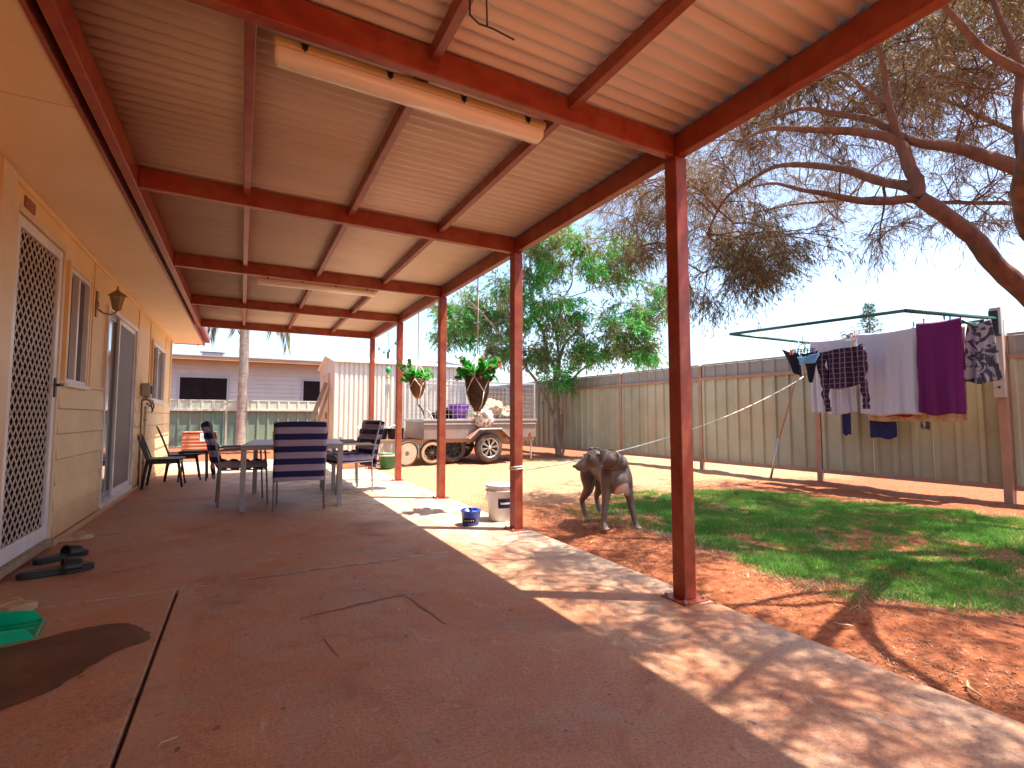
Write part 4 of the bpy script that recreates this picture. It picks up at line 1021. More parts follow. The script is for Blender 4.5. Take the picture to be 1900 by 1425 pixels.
def G(px, py, Z, r, w): p = pin(px, py, Z) - GB; return (tuple(p), r, w)
bl = [G(1040, 470, 12.6, (1.1, 1.0, 0.8), 2.2), G(1140, 480, 12.2, (0.9, 0.9, 0.7), 1.5), G(960, 560, 12.8, (0.9, 0.9, 0.8), 1.6), G(1040, 580, 12.4, (0.8, 0.8, 0.6), 1.3),
      G(1160, 600, 12.0, (0.8, 0.7, 0.5), 0.9), G(1190, 650, 12.0, (0.55, 0.5, 0.3), 0.45), G(880, 590, 13, (0.8, 0.8, 0.7), 1.3), G(830, 600, 13.2, (0.6, 0.6, 0.6), 1.1), G(1000, 660, 12.6, (0.6, 0.5, 0.4), 0.6),
      G(1040, 705, 12.2, (0.45, 0.35, 0.25), 0.5), G(1230, 560, 12, (0.4, 0.5, 0.5), 0.6), G(940, 640, 12.6, (0.6, 0.6, 0.45), 0.9), G(1090, 650, 12.4, (0.6, 0.5, 0.4), 0.8), G(1000, 400, 12.8, (1.0, 0.9, 0.6), 1.0)]
br, tw, V = crown(sk, bl, rng, 380, 13, 13, 0.42, 0.11, 0.028, 0.28, 0.004)
o = br.build('branches', M['bark_grey'], gt, smooth=True); o['kind'] = 'stuff'
o = tw.build('twigs', M['bark_grey'], gt); o['kind'] = 'stuff'
h = len(V) // 4; k1 = int(h * 0.55) * 4
np_mesh('foliage', V[:k1], 4, M['leaf_olive'], gt, 'stuff')
np_mesh('foliage', V[k1:], 4, M['leaf_green'], gt, 'stuff')

# --- small conifer whose tip shows over the fence, above the washing
rng = np.random.default_rng(3)
cb = Vector((27.4, 13.35, 0)); ct = thing('conifer', 'small dark conifer whose pointed tip rises far behind the washing line', 'tree', cb)
MB().tube([(0, 0, 0), (0, 0, 3), (0, 0, 6.7)], [0.14, 0.09, 0.01], 8).build('trunk', M['bark_grey'], ct)
P = []; D = []
for k in range(130):
    z = 1.5 + 5.1 * (k / 130) ** 0.9; a = k * 2.399; L = 0.12 + (6.75 - z) * 0.30
    for j in range(26):
        t = rng.uniform(0.05, 1); P.append((math.cos(a) * L * t, math.sin(a) * L * t, z - 0.25 * L * t + 0.25 * L * t * t)); v = np.array([math.cos(a) * 0.7, math.sin(a) * 0.7, -0.2]) + rng.normal(size=3) * 0.55; D.append(v / np.linalg.norm(v))
np_mesh('foliage', leafquads(np.array(P), np.array(D), 0.16, 0.035, rng, 0.1), 4, M['spruce'], ct, 'stuff')

# =================================================================== GRASS, LITTER
rng = np.random.default_rng(77)
poly = [(3.05, 4.62), (3.7, 4.92), (4.5, 5.05), (5.37, 4.85), (6.1, 4.35), (6.42, 3.35), (6.75, 2.6), (6.9, 1.8), (6.6, 0.6), (5.6, 0.2), (4.6, 0.35), (3.7, 0.95), (3.0, 1.12), (2.78, 1.5), (2.86, 1.95), (3.0, 2.35), (3.12, 2.9), (2.98, 3.45), (3.15, 3.9), (2.95, 4.3)]
def inside(x, y, poly):
    r = np.zeros(len(x), bool); n = len(poly)
    for i in range(n):
        x1, y1 = poly[i]; x2, y2 = poly[(i + 1) % n]
        c = ((y1 > y) != (y2 > y)) & (x < (x2 - x1) * (y - y1) / (y2 - y1 + 1e-12) + x1); r ^= c
    return r
def pdist(x, y, poly):
    d = np.full(len(x), 9.0); n = len(poly)
    for i in range(n):
        ax, ay = poly[i]; bx, by = poly[(i + 1) % n]; dx, dy = bx - ax, by - ay
        t = np.clip(((x - ax) * dx + (y - ay) * dy) / (dx * dx + dy * dy), 0, 1); d = np.minimum(d, np.hypot(x - ax - t * dx, y - ay - t * dy))
    return d
XS = np.array(xs); YS = np.array(ysl); ZG = np.array([v[2] for v in V_ground]).reshape(len(xs), len(ysl))
def gz(x, y):
    i = np.clip(np.searchsorted(XS, x) - 1, 0, len(XS) - 2); j = np.clip(np.searchsorted(YS, y) - 1, 0, len(YS) - 2)
    u = (x - XS[i]) / (XS[i + 1] - XS[i]); v = (y - YS[j]) / (YS[j + 1] - YS[j])
    return ZG[i, j] * (1 - u) * (1 - v) + ZG[i + 1, j] * u * (1 - v) + ZG[i, j + 1] * (1 - u) * v + ZG[i + 1, j + 1] * u * v
def cell_noise(x, y, s, seed):
    r = np.random.default_rng(seed); G = r.random((64, 64)); u = (x * s) % 63; v = (y * s) % 63; i = u.astype(int); j = v.astype(int); a = u - i; b = v - j
    a = a * a * (3 - 2 * a); b = b * b * (3 - 2 * b)
    return G[i, j] * (1 - a) * (1 - b) + G[i + 1, j] * a * (1 - b) + G[i, j + 1] * (1 - a) * b + G[i + 1, j + 1] * a * b
def blades(n, lo, hi, w, mat, name, polyg, soft=0.25, bare=0.35, lean=0.6, clump=6.0):
    x = rng.uniform(2.6, 7.2, n); y = rng.uniform(0, 5.4, n)
    jx = x + (cell_noise(x, y, 4, 1) - 0.5) * 0.35; jy = y + (cell_noise(x, y, 4, 2) - 0.5) * 0.35
    ok = inside(jx, jy, polyg); x, y, jx, jy = x[ok], y[ok], jx[ok], jy[ok]
    d = pdist(jx, jy, polyg); keep = rng.random(len(x)) < np.clip(0.12 + d / soft, 0, 1) * np.clip((cell_noise(x, y, clump, 3) * 0.6 + cell_noise(x, y, 2.2, 9) * 0.6 - bare) * 4 + 0.35, 0.10, 1)
    x, y = x[keep], y[keep]; n = len(x)
    z = gz(x, y) - 0.004; h = rng.uniform(lo, hi, n) * (0.45 + 1.2 * cell_noise(x, y, 5, 5) ** 1.5); a = rng.uniform(0, 2 * math.pi, n); ln = rng.uniform(0.1, lean, n) * h; b = rng.uniform(0, 2 * math.pi, n)
    Vv = np.empty((n, 3, 3)); Vv[:, 0] = np.c_[x - np.cos(a) * w, y - np.sin(a) * w, z]; Vv[:, 1] = np.c_[x + np.cos(a) * w, y + np.sin(a) * w, z]; Vv[:, 2] = np.c_[x + np.cos(b) * ln, y + np.sin(b) * ln, z + h]
    o = np_mesh(name, Vv.reshape(-1, 3), 3, mat, None, 'stuff'); return o
tag(blades(420000, 0.018, 0.045, 0.0032, M['grass'], 'lawn_grass', poly, bare=0.44, lean=1.6, clump=9.0), 'patchy green lawn grass beside the patio slab', 'grass')
tag(blades(150000, 0.008, 0.028, 0.003, M['grass_dry'], 'dry_grass', [(a + (0.25 if a > 4.5 else -0.25), b) for a, b in poly], soft=0.4, bare=0.42, lean=2.4, clump=5), 'dry straw coloured blades scattered through the lawn', 'dry grass')
# leaf litter: narrow curled strips on the soil
n = 60000
x = np.r_[rng.uniform(2.2, 4.6, n // 2), rng.uniform(2.2, 7.6, n - n // 2)]; y = np.r_[rng.uniform(-0.6, 4.4, n // 2), rng.uniform(0, 11, n - n // 2)]
k = rng.random(n) < np.clip(cell_noise(x, y, 3.5, 12) ** 2 * 2.2 - 0.35, 0.04, 1); x, y = x[k], y[k]; n = len(x)
z = gz(x, y) + 0.004; a = rng.uniform(0, 2 * math.pi, n); L = rng.uniform(0.006, 0.034, n); w = rng.uniform(0.001, 0.0028, n); tl = rng.uniform(-0.35, 0.35, n) * L
D = np.c_[np.cos(a), np.sin(a)]; N_ = np.c_[-np.sin(a), np.cos(a)]
Vv = np.empty((n, 4, 3)); Vv[:, 0] = np.c_[x, y, z]; Vv[:, 1] = np.c_[x + D[:, 0] * L / 2 + N_[:, 0] * w, y + D[:, 1] * L / 2 + N_[:, 1] * w, z + 0.004]
Vv[:, 2] = np.c_[x + D[:, 0] * L, y + D[:, 1] * L, z + np.abs(tl)]; Vv[:, 3] = np.c_[x + D[:, 0] * L / 2 - N_[:, 0] * w, y + D[:, 1] * L / 2 - N_[:, 1] * w, z + 0.004]
tag(np_mesh('leaf_litter', Vv.reshape(-1, 3), 4, M['litter'], None, 'stuff'), 'dry leaf litter on the red soil', 'leaf litter')
# pebbles and clods
n = 5200; x = rng.uniform(2.2, 4.2, n); y = rng.uniform(-0.5, 4.5, n); ok = ~inside(x, y, poly); x, y = x[ok], y[ok]; n = len(x); z = gz(x, y)
r = rng.uniform(0.002, 0.009, n) ; o8 = np.array([(1, 0, 0), (0, 1, 0), (-1, 0, 0), (0, -1, 0), (0, 0, 0.8), (0, 0, -0.6)]); tr = [(0, 1, 4), (1, 2, 4), (2, 3, 4), (3, 0, 4)]
Pv = np.c_[x, y, z][:, None, :] + o8[None] * r[:, None, None] * rng.uniform(0.6, 1.4, (n, 6, 3))
tag(np_mesh('soil_clods', Pv[:, np.array(tr).ravel()].reshape(-1, 3), 3, M['soil'], None, 'stuff'), 'small clods of red soil beside the slab', 'soil')
# curled strips of bark
def bark_curl(x, y, L, a, z=None, mat='tan', label=None):
    z = float(gz(np.array([x]), np.array([y]))[0]) + 0.012 if z is None else z
    o = thing('bark_strip', label, 'bark strip', (x, y, z), a)
    MB().tube([(-L / 2, 0, 0.0), (-L / 5, L * 0.16, 0.008), (L / 6, L * 0.14, 0.006), (L / 2, -L * 0.06, 0.012)], [0.002, 0.007, 0.006, 0.002], 5, flat=0.4).build('strip', M[mat], o, smooth=True)
bark_curl(2.36, 0.86, 0.10, 0.9, label='pale curled bark strip on the red soil at the bottom right corner')
bark_curl(2.52, 1.40, 0.09, 2.4, label='curled bark strip on the soil halfway between the front post and the bottom right corner')
bark_curl(2.45, 3.20, 0.10, 0.2, label='pale curled bark strip on the soil just right of the second post')
bark_curl(-0.165, 1.82, 0.055, 0.35, 0.006, label='thin pale curl of bark lying on the concrete in the foreground')

# =================================================================== CLOTHES LINE
cl = thing('clothes_line', 'green folding clothes line frame bolted to a bracket on the tan fence', 'clothes line', (7.80, 2.46, 0))
A = (7.70, 2.43, 2.10); Bp = (6.33, 2.73, 2.11); Cp = (5.94, 4.65, 2.10); Dp = (7.46, 4.47, 2.06)
HB(cl).tube([A, Bp], 0.022, 10).build('arm', M['green_tube'], smooth=True); HB(cl).tube([Bp, Cp], 0.019, 10).build('outer_bar', M['green_tube'], smooth=True)
HB(cl).tube([Cp, Dp], 0.018, 10).build('arm', M['green_tube'], smooth=True); HB(cl).tube([(7.62, 2.50, 2.085), (7.40, 4.44, 2.05)], 0.014, 8).build('inner_bar', M['green_tube'], smooth=True)
HB(cl).tube([(7.70, 2.46, 1.92), (7.28, 2.58, 2.06)], [0.016, 0.016], 8).build('brace', M['green_tube'], smooth=True)
mb = HB(cl); mb.box(7.70, 7.775, 2.40, 2.49, 1.90, 2.20); mb.build('hinge', M['black'], bevel=0.01)
mb = HB(cl); mb.box(7.775, 7.83, 2.40, 2.505, 1.18, 2.24); mb.build('channel', M['bracket'], bevel=0.004)
mb = HB(cl)
for z in (1.30, 1.72): mb.lathe([(0, -0.012), (0.012, -0.012), (0.014, 0)], 8, (7.772, 2.45, z), 'x')
mb.build('bolt', M['black'])
HB(cl).box(7.83, 7.90, 2.41, 2.49, -0.1, 2.10).build('support_post', M['fence_rail'], bevel=0.004)
for k in range(5):
    t = (k + 0.7) / 5.6; a = Vector(A).lerp(Vector(Bp), t); b = Vector(Dp).lerp(Vector(Cp), t)
    HB(cl).tube([a.lerp(b, i / 8) - Vector((0, 0, 0.035 * math.sin(math.pi * i / 8))) for i in range(9)], 0.0022, 5).build('line', M['white_plastic'])
pp = thing('prop_pole', 'thin rusty prop pole leaning up to the clothes line', 'pole', (7.42, 5.13, 0))
HB(pp).tube([(7.42, 5.13, -0.02), (7.435, 4.98, 0.62)], 0.017, 8).build('lower_tube', M['galv'], smooth=True)
HB(pp).tube([(7.435, 4.98, 0.60), (7.46, 4.52, 2.04)], 0.011, 8).build('upper_tube', M['fence_rail'], smooth=True)

def hang(name, label, cat, X, ya, yb, ztop, drop, mat, back=None, fold=0.02, nf=5, seed=0, dz=0.0, dx=0.0, flare=0.0, group=None, sagx=0.05, band=True):
    """cloth over a line running along Y at X: front drop (towards the house) and a back drop"""
    r = np.random.default_rng(seed); ph = r.uniform(0, 6.28, 4); back = back if back is not None else drop * 0.55
    tot = drop + back; nu, nv = 44, 46
    L = Vector((X, ya, ztop - drop))
    def fn(u, v):
        s = v * tot - back                         # arc length: negative = back side
        y = ya + (yb - ya) * u; zt = ztop + dz * u - 0.02 * math.sin(math.pi * u)
        k = min(1, abs(s) / 0.25); kk = abs(s) / max(drop, 0.01)
        f = 0.006 * noise.noise(Vector((u * 14, s * 9, seed + 3))) + fold * (math.sin(u * nf * 6.28 + ph[0] + kk * 0.6) + 0.5 * math.sin(u * nf * 2.3 * 6.28 + ph[1]) + 0.35 * noise.noise(Vector((u * 6, s * 2, seed)))) * k * (0.3 + kk)
        xx = X + dx * u + (-0.012 - sagx * kk * 0.3 if s > 0 else 0.012 + 0.01 * kk) + f * 0.6
        if abs(s) < 0.012: xx = X + dx * u
        yy = y + (u - 0.5) * flare * kk + 0.012 * noise.noise(Vector((s * 3, u * 3, seed + 5)))
        zz = zt + 0.006 - max(0, abs(s) - 0.006) + 0.012 * math.sin(u * 9 + ph[2]) * kk
        return (xx, yy, zz)
    o = thing(name, label, cat, L, 0, group)
    s_ = HB(o).grid(fn, nu, nv).build('cloth', mat, smooth=True); m_ = s_.modifiers.new('s', 'SOLIDIFY'); m_.thickness = 0.005
    if band:
        for zz in (0.10, 0.125): 
            HB(o).grid(lambda u, v: (lambda p: (p[0] - 0.0065, p[1], p[2]))(fn(u, (back + drop - zz - 0.010 * v) / tot)), nu, 1).build('woven_band', mat, s_, smooth=True)
    return o
hang('towel', 'white towel on the line nearest the left end behind the plaid shirt', 'towel', 7.40, 3.78, 4.40, 2.07, 1.07, M['towel_white'], fold=0.028, nf=4, seed=1, dz=0.0)
hang('towel', 'white towel on the line between the plaid shirt and the purple towel', 'towel', 7.385, 3.06, 3.76, 2.08, 1.10, M['towel_white'], fold=0.028, nf=3, seed=2)
hang('towel', 'purple towel hanging on the clothes line', 'towel', 7.36, 2.62, 3.06, 2.115, 1.13, M['towel_purple'], fold=0.026, nf=2.4, seed=3)
hang('patterned_cloth', 'dark grey patterned cloth hanging at the right end of the clothes line', 'cloth', 7.50, 2.40, 2.60, 2.07, 0.72, M['pattern_cloth'], back=0.3, fold=0.03, nf=1.5, seed=4, flare=0.16, band=False)
hang('beige_sheet', 'beige blotchy sheet showing below the white and purple towels', 'cloth', 7.56, 2.66, 3.74, 2.04, 1.14, M['beige_cloth'], back=0.2, fold=0.02, nf=5, seed=5, band=False)
hang('red_cloth', 'strip of red cloth showing under the hem of the second white towel', 'cloth', 7.49, 3.16, 3.50, 2.04, 1.08, M['red_cloth'], back=0.2, fold=0.008, nf=3, seed=6, band=False)
hang('navy_shorts', 'navy trouser leg showing under the left white towel', 'trousers', 7.62, 3.98, 4.12, 2.04, 1.34, M['navy_cloth'], back=0.1, fold=0.008, nf=1, seed=7, flare=-0.02, band=False)
hang('navy_shorts', 'wide navy jeans hem showing under the second white towel', 'trousers', 7.64, 3.44, 3.76, 2.04, 1.37, M['navy_cloth'], back=0.1, fold=0.012, nf=1.6, seed=8, band=False)
hang('grey_sock', 'dark grey sock hanging below the join of white and purple towels', 'sock', 7.60, 3.06, 3.16, 2.04, 1.24, M['pattern_cloth'], back=0.05, fold=0.006, nf=1, seed=9, band=False)

# plaid shirt hung by the shoulders, sleeves hanging
X = 7.12
shirt = thing('plaid_shirt', 'dark plaid long sleeved shirt pegged in front of the white towels', 'shirt', (X, 3.8, 1.85))
def body(u, v):
    y = 3.83 + (0.5 - u) * (0.52 - 0.13 * min(1, v * 4) ** 0.7 + 0.03 * v)
    z = 1.86 + 0.03 * u - 0.50 * v - 0.05 * v * math.sin(math.pi * u) - 0.012 * (1 - v) * (1 - abs(math.cos(u * 6.283)))
    x = X - 0.05 * math.sin(math.pi * u) + 0.018 * math.sin(u * 15 + v * 2) + 0.02 * noise.noise(Vector((u * 4, v * 3, 2)))
    return (x, y, z)
o = HB(shirt).grid(body, 30, 24).build('body', M['plaid'], smooth=True); o.modifiers.new('s', 'SOLIDIFY').thickness = 0.012
for s_, nm in (((4.06, 1.85), 1), ((3.60, 1.88), 2)):
    y0_, z0_ = s_; sg = 1 if nm == 1 else -1
    pts = [(X, y0_ - sg * 0.02, z0_ - 0.005), (X - 0.02, y0_ + sg * 0.04, z0_ - 0.16), (X - 0.01, y0_ + sg * 0.02, z0_ - 0.42), (X, y0_ + sg * 0.045, z0_ - 0.62), (X, y0_ + sg * 0.05, z0_ - 0.78)] if sg < 0 else [(X, y0_ - 0.02, z0_ - 0.005), (X - 0.02, y0_ + 0.035, z0_ - 0.16), (X - 0.01, y0_ - 0.01, z0_ - 0.42), (X, y0_ + 0.0, z0_ - 0.62), (X, y0_ - 0.03, z0_ - 0.78)]
    rp = resample(pts, 5); n = len(rp)
    HB(shirt).tube([p + Vector((0.008 * math.sin(i * 1.7), 0.008 * math.cos(i * 1.3), 0)) for i, p in enumerate(rp)], [(0.070 - 0.030 * i / n + 0.006 * math.sin(i * 1.9)) for i in range(n)], 10, flat=0.45, flatdir=(1, 0, 0.05)).build('sleeve', M['plaid'], smooth=True)
    HB(shirt).tube([rp[-1] + Vector((0, 0, 0.01)), rp[-1] - Vector((0, 0, 0.045))], 0.046, 10, flat=0.5, flatdir=(1, 0, 0.05)).build('cuff', M['plaid'])
PEGC = {'yellow': (0.75, 0.5, 0.03), 'green': (0.03, 0.45, 0.15), 'pink': (0.75, 0.15, 0.3), 'blue': (0.03, 0.15, 0.6), 'teal': (0.02, 0.3, 0.3)}
for k, v in PEGC.items(): M['peg_' + k] = paint('peg_' + k, v, 0.35, 0.05)
def peg(p, c, where):
    o = thing('clothes_peg', f'{c} plastic clothes peg {where}', 'peg', p, group='pegs on the clothes line')
    mb = MB(); mb.bar((-0.005, 0, -0.035), (-0.011, 0, 0.035), 0.010, 0.006, up=(1, 0, 0)); mb.bar((0.005, 0, -0.035), (0.011, 0, 0.035), 0.010, 0.006, up=(1, 0, 0)); mb.build('jaws', M['peg_' + c], o)
    MB().tube([(-0.012, 0, 0.004), (0.012, 0, 0.004)], 0.005, 6).build('spring', M['galv'], o)
peg((7.12, 3.66, 1.905), 'yellow', 'at the right shoulder of the plaid shirt')
peg((7.10, 4.02, 1.885), 'pink', 'at the left shoulder of the plaid shirt')
peg((7.39, 3.10, 2.105), 'green', 'on the second white towel near the purple towel')
peg((7.0, 2.64, 2.09), 'blue', 'alone on the empty line above the white towel')
peg((7.36, 2.72, 2.13), 'teal', 'holding the right end of the purple towel')
peg((7.36, 2.98, 2.13), 'pink', 'holding the left end of the purple towel')
# peg airer with small clothes
pa = thing('peg_airer', 'hanging plastic sock airer full of coloured pegs at the left tip of the line', 'airer', (7.0, 4.28, 1.90))
mb = MB()
for k in range(17):
    a = 2 * math.pi * k / 16
    if k: mb.tube([(0.11 * math.cos(a), 0.17 * math.sin(a), 0), (0.11 * math.cos(a - 0.3927), 0.17 * math.sin(a - 0.3927), 0)], 0.006, 5)
mb.tube([(0, 0, 0.19), (0, 0, 0.10), (0.11, 0, 0)], 0.004, 5); mb.tube([(0, 0, 0.10), (-0.11, 0, 0)], 0.004, 5); mb.tube([(0, 0, 0.10), (0, 0.17, 0)], 0.004, 5); mb.tube([(0, 0, 0.10), (0, -0.17, 0)], 0.004, 5)
mb.build('frame', M['green_tube'], pa)
cs = list(PEGC)
for k in range(12):
    a = 2 * math.pi * k / 12; mb = MB(); mb.bar((0.11 * math.cos(a), 0.17 * math.sin(a), 0.02), (0.11 * math.cos(a), 0.17 * math.sin(a) + 0.008, -0.055), 0.012, 0.014)
    mb.build('peg', M['peg_' + cs[(k * 3) % 5]], pa)
def small_cloth(name, label, cat, pts_top, pts_bot, mat, X):
    o = thing(name, label, cat, (X, pts_top[0][0], pts_top[0][1]))
    def fn(u, v):
        a = Vector(pts_top[0]).lerp(Vector(pts_top[1]), u); b = Vector(pts_bot[0]).lerp(Vector(pts_bot[1]), u); p = a.lerp(b, v)
        return (X + 0.02 * math.sin(u * 8 + v * 3) - 0.03 * math.sin(math.pi * u), p.x, p.y - 0.02 * math.sin(math.pi * u) * (1 - v))
    s_ = HB(o).grid(fn, 12, 12).build('cloth', mat, smooth=True); s_.modifiers.new('s', 'SOLIDIFY').thickness = 0.012
small_cloth('black_garment', 'limp black garment hanging furthest left on the airer', 'garment', ((4.60, 1.95), (4.36, 1.88)), ((4.44, 1.60), (4.30, 1.52)), M['black_cloth'], 7.0)
small_cloth('blue_garment', 'light blue garment pegged between the black one and the plaid shirt', 'garment', ((4.34, 1.80), (4.05, 1.83)), ((4.31, 1.69), (4.07, 1.70)), M['blue_cloth'], 6.95)
small_cloth('black_briefs', 'black garment hanging to a point behind the light blue one', 'garment', ((4.33, 1.86), (4.10, 1.88)), ((4.22, 1.44), (4.17, 1.43)), M['black_cloth'], 7.03)
# clear peg basket
pbk = thing('peg_basket', 'clear hanging peg basket with pegs above the plaid shirt', 'peg basket', (6.95, 3.62, 1.96))
mb = MB()
for z, r in ((0.0, 0.075), (0.05, 0.10), (0.10, 0.115)):
    pts = [(r * math.cos(a * math.pi / 8), r * math.sin(a * math.pi / 8), z) for a in range(17)]; mb.tube(pts, 0.003, 4)
for k in range(12):
    a = k * math.pi / 6; mb.tube([(0.075 * math.cos(a), 0.075 * math.sin(a), 0), (0.115 * math.cos(a), 0.115 * math.sin(a), 0.10)], 0.0025, 4)
mb.tube([(-0.115, 0, 0.10), (-0.02, 0, 0.17), (0.02, 0, 0.17), (0.115, 0, 0.10)], 0.003, 4); mb.build('basket', M['white_plastic'], pbk)
for k in range(14):
    a = k * 2.4; rr = 0.02 + 0.045 * ((k * 7) % 5) / 5; mb = MB(); mb.bar((rr * math.cos(a), rr * math.sin(a), 0.01 + 0.005 * k), (rr * math.cos(a) + 0.05 * math.cos(k), rr * math.sin(a) + 0.05 * math.sin(k), 0.02 + 0.005 * k), 0.012, 0.012)
    mb.build('peg', M['peg_' + cs[k % 5]], pbk)
# rope from second post to the clothes line
rp_ = thing('tie_rope', 'pale rope tied from the second red post across the yard to the clothes line', 'rope', (2.13, 3.81, 0.5))
a = Vector((2.14, 3.80, 0.50)); b = Vector((7.10, 4.35, 1.53))
pts = [a.lerp(b, i / 40) - Vector((0, 0, 0.18 * math.sin(math.pi * i / 40) ** 0.8)) for i in range(41)]
HB(rp_).tube(pts, 0.0068, 6).build('rope', M['rope'], smooth=True)
HB(rp_).tube([b, b + Vector((0.1, 0.05, 0.35)), Vector((7.2, 4.47, 2.06))], 0.0075, 6).build('rope_end', M['rope'], smooth=True)
HB(rp_).tube([(2.09 + 0.058 * math.cos(t), 3.81 + 0.058 * math.sin(t), 0.5 + 0.003 * t) for t in [i * 0.5 for i in range(26)]], 0.006, 6).build('knot', M['rope'], smooth=True)

# =================================================================== TABLE AND CHAIRS
tb = thing('outdoor_table', 'grey metal outdoor dining table on the patio between the striped chairs', 'table', (0.56, 6.42, 0), R_(-6))
TH = 0.665
mb = MB(); mb.box(-0.50, 0.50, -0.70, 0.70, TH - 0.012, TH); mb.build('tabletop', M['grey_metal'], tb, bevel=0.004)
mb = MB(); mb.box(-0.49, 0.49, -0.69, -0.66, TH - 0.05, TH - 0.0125); mb.box(-0.49, 0.49, 0.66, 0.69, TH - 0.05, TH - 0.0125); mb.box(-0.49, -0.46, -0.66, 0.66, TH - 0.05, TH - 0.0125); mb.box(0.46, 0.49, -0.66, 0.66, TH - 0.05, TH - 0.0125); mb.build('apron', M['grey_metal'], tb)
for a in (-1, 1):
    for b in (-1, 1):
        MB().box(a * 0.465 - 0.025, a * 0.465 + 0.025, b * 0.665 - 0.025, b * 0.665 + 0.025, 0.0, TH - 0.0505).build('leg', M['grey_metal'], tb, bevel=0.004)

def pad_path(pts, th, w, name, parent, mat):
    """quilted cushion following a side profile; pts (y, z)"""
    rp = resample([Vector((0, p[0], p[1])) for p in pts], 8); n = len(rp)
    arc = [0]
    for i in range(1, n): arc.append(arc[-1] + (rp[i] - rp[i - 1]).length)
    vs = []; nu = 14; ring = []
    def pt(i, u, side):
        d = (rp[min(n - 1, i + 1)] - rp[max(0, i - 1)]).normalized(); nn = Vector((0, -d.z, d.y))
        q = 0.42 + 0.58 * abs(math.sin(arc[i] * math.pi / 0.115)) ** 0.6
        e = 1 - abs(2 * u - 1) ** 6; t = th / 2 * (0.25 + 0.75 * e) * q
        return Vector(((u - 0.5) * w + 0.008 * math.sin(arc[i] * 9), 0, 0.012 * math.sin(u * 3.1))) + rp[i] + nn * t * side
    mb = MB()
    for side in (1, -1):
        g = [[pt(i, k / nu, side) for k in range(nu + 1)] for i in range(n)]
        b0 = len(mb.v); mb.v += [tuple(p) for r in g for p in r]; wd = nu + 1
        f = [(b0 + i * wd + k, b0 + i * wd + k + 1, b0 + (i + 1) * wd + k + 1, b0 + (i + 1) * wd + k) for i in range(n - 1) for k in range(nu)]
        mb.f += f if side > 0 else [q[::-1] for q in f]
    tot = n * (nu + 1)
    for i in range(n - 1):
        for k in (0, nu): mb.f.append((i * wd + k, (i + 1) * wd + k, tot + (i + 1) * wd + k, tot + i * wd + k))
    for k in range(nu):
        for i in (0, n - 1): mb.f.append((i * wd + k, i * wd + k + 1, tot + i * wd + k + 1, tot + i * wd + k))
    return fixn(mb.build(name, mat, parent, smooth=True))
def patio_chair(label):
    """origin on the floor under the seat; the sitter looks along +Y"""
    t = thing('patio_chair', label, 'chair', (0, 0, 0), 0, 'striped cushioned chairs around the grey table')
    w = 0.24
    for s_ in (-1, 1):
        MB().tube([(s_ * w, -0.235, 0.0), (s_ * w, -0.22, 0.40), (s_ * w, -0.27, 0.66), (s_ * w, -0.335, 0.90)], 0.011, 8).build('back_leg', M['grey_metal'], t, smooth=True)
        MB().tube([(s_ * w, 0.24, 0.0), (s_ * w, 0.22, 0.38), (s_ * w, 0.20, 0.60), (s_ * w, 0.15, 0.615), (s_ * w, -0.25, 0.60)], 0.011, 8).build('front_leg', M['grey_metal'], t, smooth=True)
        MB().box(s_ * w - 0.022, s_ * w + 0.022, -0.20, 0.17, 0.612, 0.628).build('armrest', M['grey_metal'], t, bevel=0.005)
    mb = MB()
    mb.tube([(-w, -0.22, 0.39), (w, -0.22, 0.39)], 0.009, 6); mb.tube([(-w, 0.22, 0.38), (w, 0.22, 0.38)], 0.009, 6); mb.tube([(-w, -0.335, 0.90), (w, -0.335, 0.90)], 0.009, 6)
    mb.tube([(-w, -0.22, 0.39), (-w, 0.22, 0.38)], 0.009, 6); mb.tube([(w, -0.22, 0.39), (w, 0.22, 0.38)], 0.009, 6); mb.build('seat_frame', M['grey_metal'], t)
    c = pad_path([(-0.385, 0.885), (-0.335, 0.80), (-0.295, 0.66), (-0.265, 0.52), (-0.235, 0.44), (-0.16, 0.425), (0.0, 0.42), (0.23, 0.415)], 0.105, 0.49, 'cushion', t, M['cushion'])
    # the cushion hangs down behind the seat frame
    pad_path([(-0.385, 0.885), (-0.365, 0.76), (-0.325, 0.62), (-0.295, 0.48), (-0.275, 0.30)], 0.045, 0.485, 'back_flap', t, M['cushion'])
    for s_ in (-1, 1):
        MB().tube([(s_ * 0.22, -0.33, 0.83), (s_ * 0.255, -0.33, 0.80), (s_ * 0.25, -0.35, 0.72)], 0.004, 5).build('tie', M['navy_cloth'], t)
    return t
ch = patio_chair('chair with dark blue striped cushion seen square from behind, in front of the table')
ch.location = (0.57, 5.84, 0); ch.rotation_euler = (0, 0, R_(-7))
dup(ch, (0.02, 6.42, 0), R_(-90 + 4), 'chair with striped cushion seen from the side at the left end of the table')
dup(ch, (1.22, 6.75, 0), R_(90 + 12), 'chair at the right end of the table beside the sunlit edge of the slab')
dup(ch, (1.22, 7.35, 0), R_(90 - 8), 'chair at the right behind the other right-hand chair, partly hidden by the table')

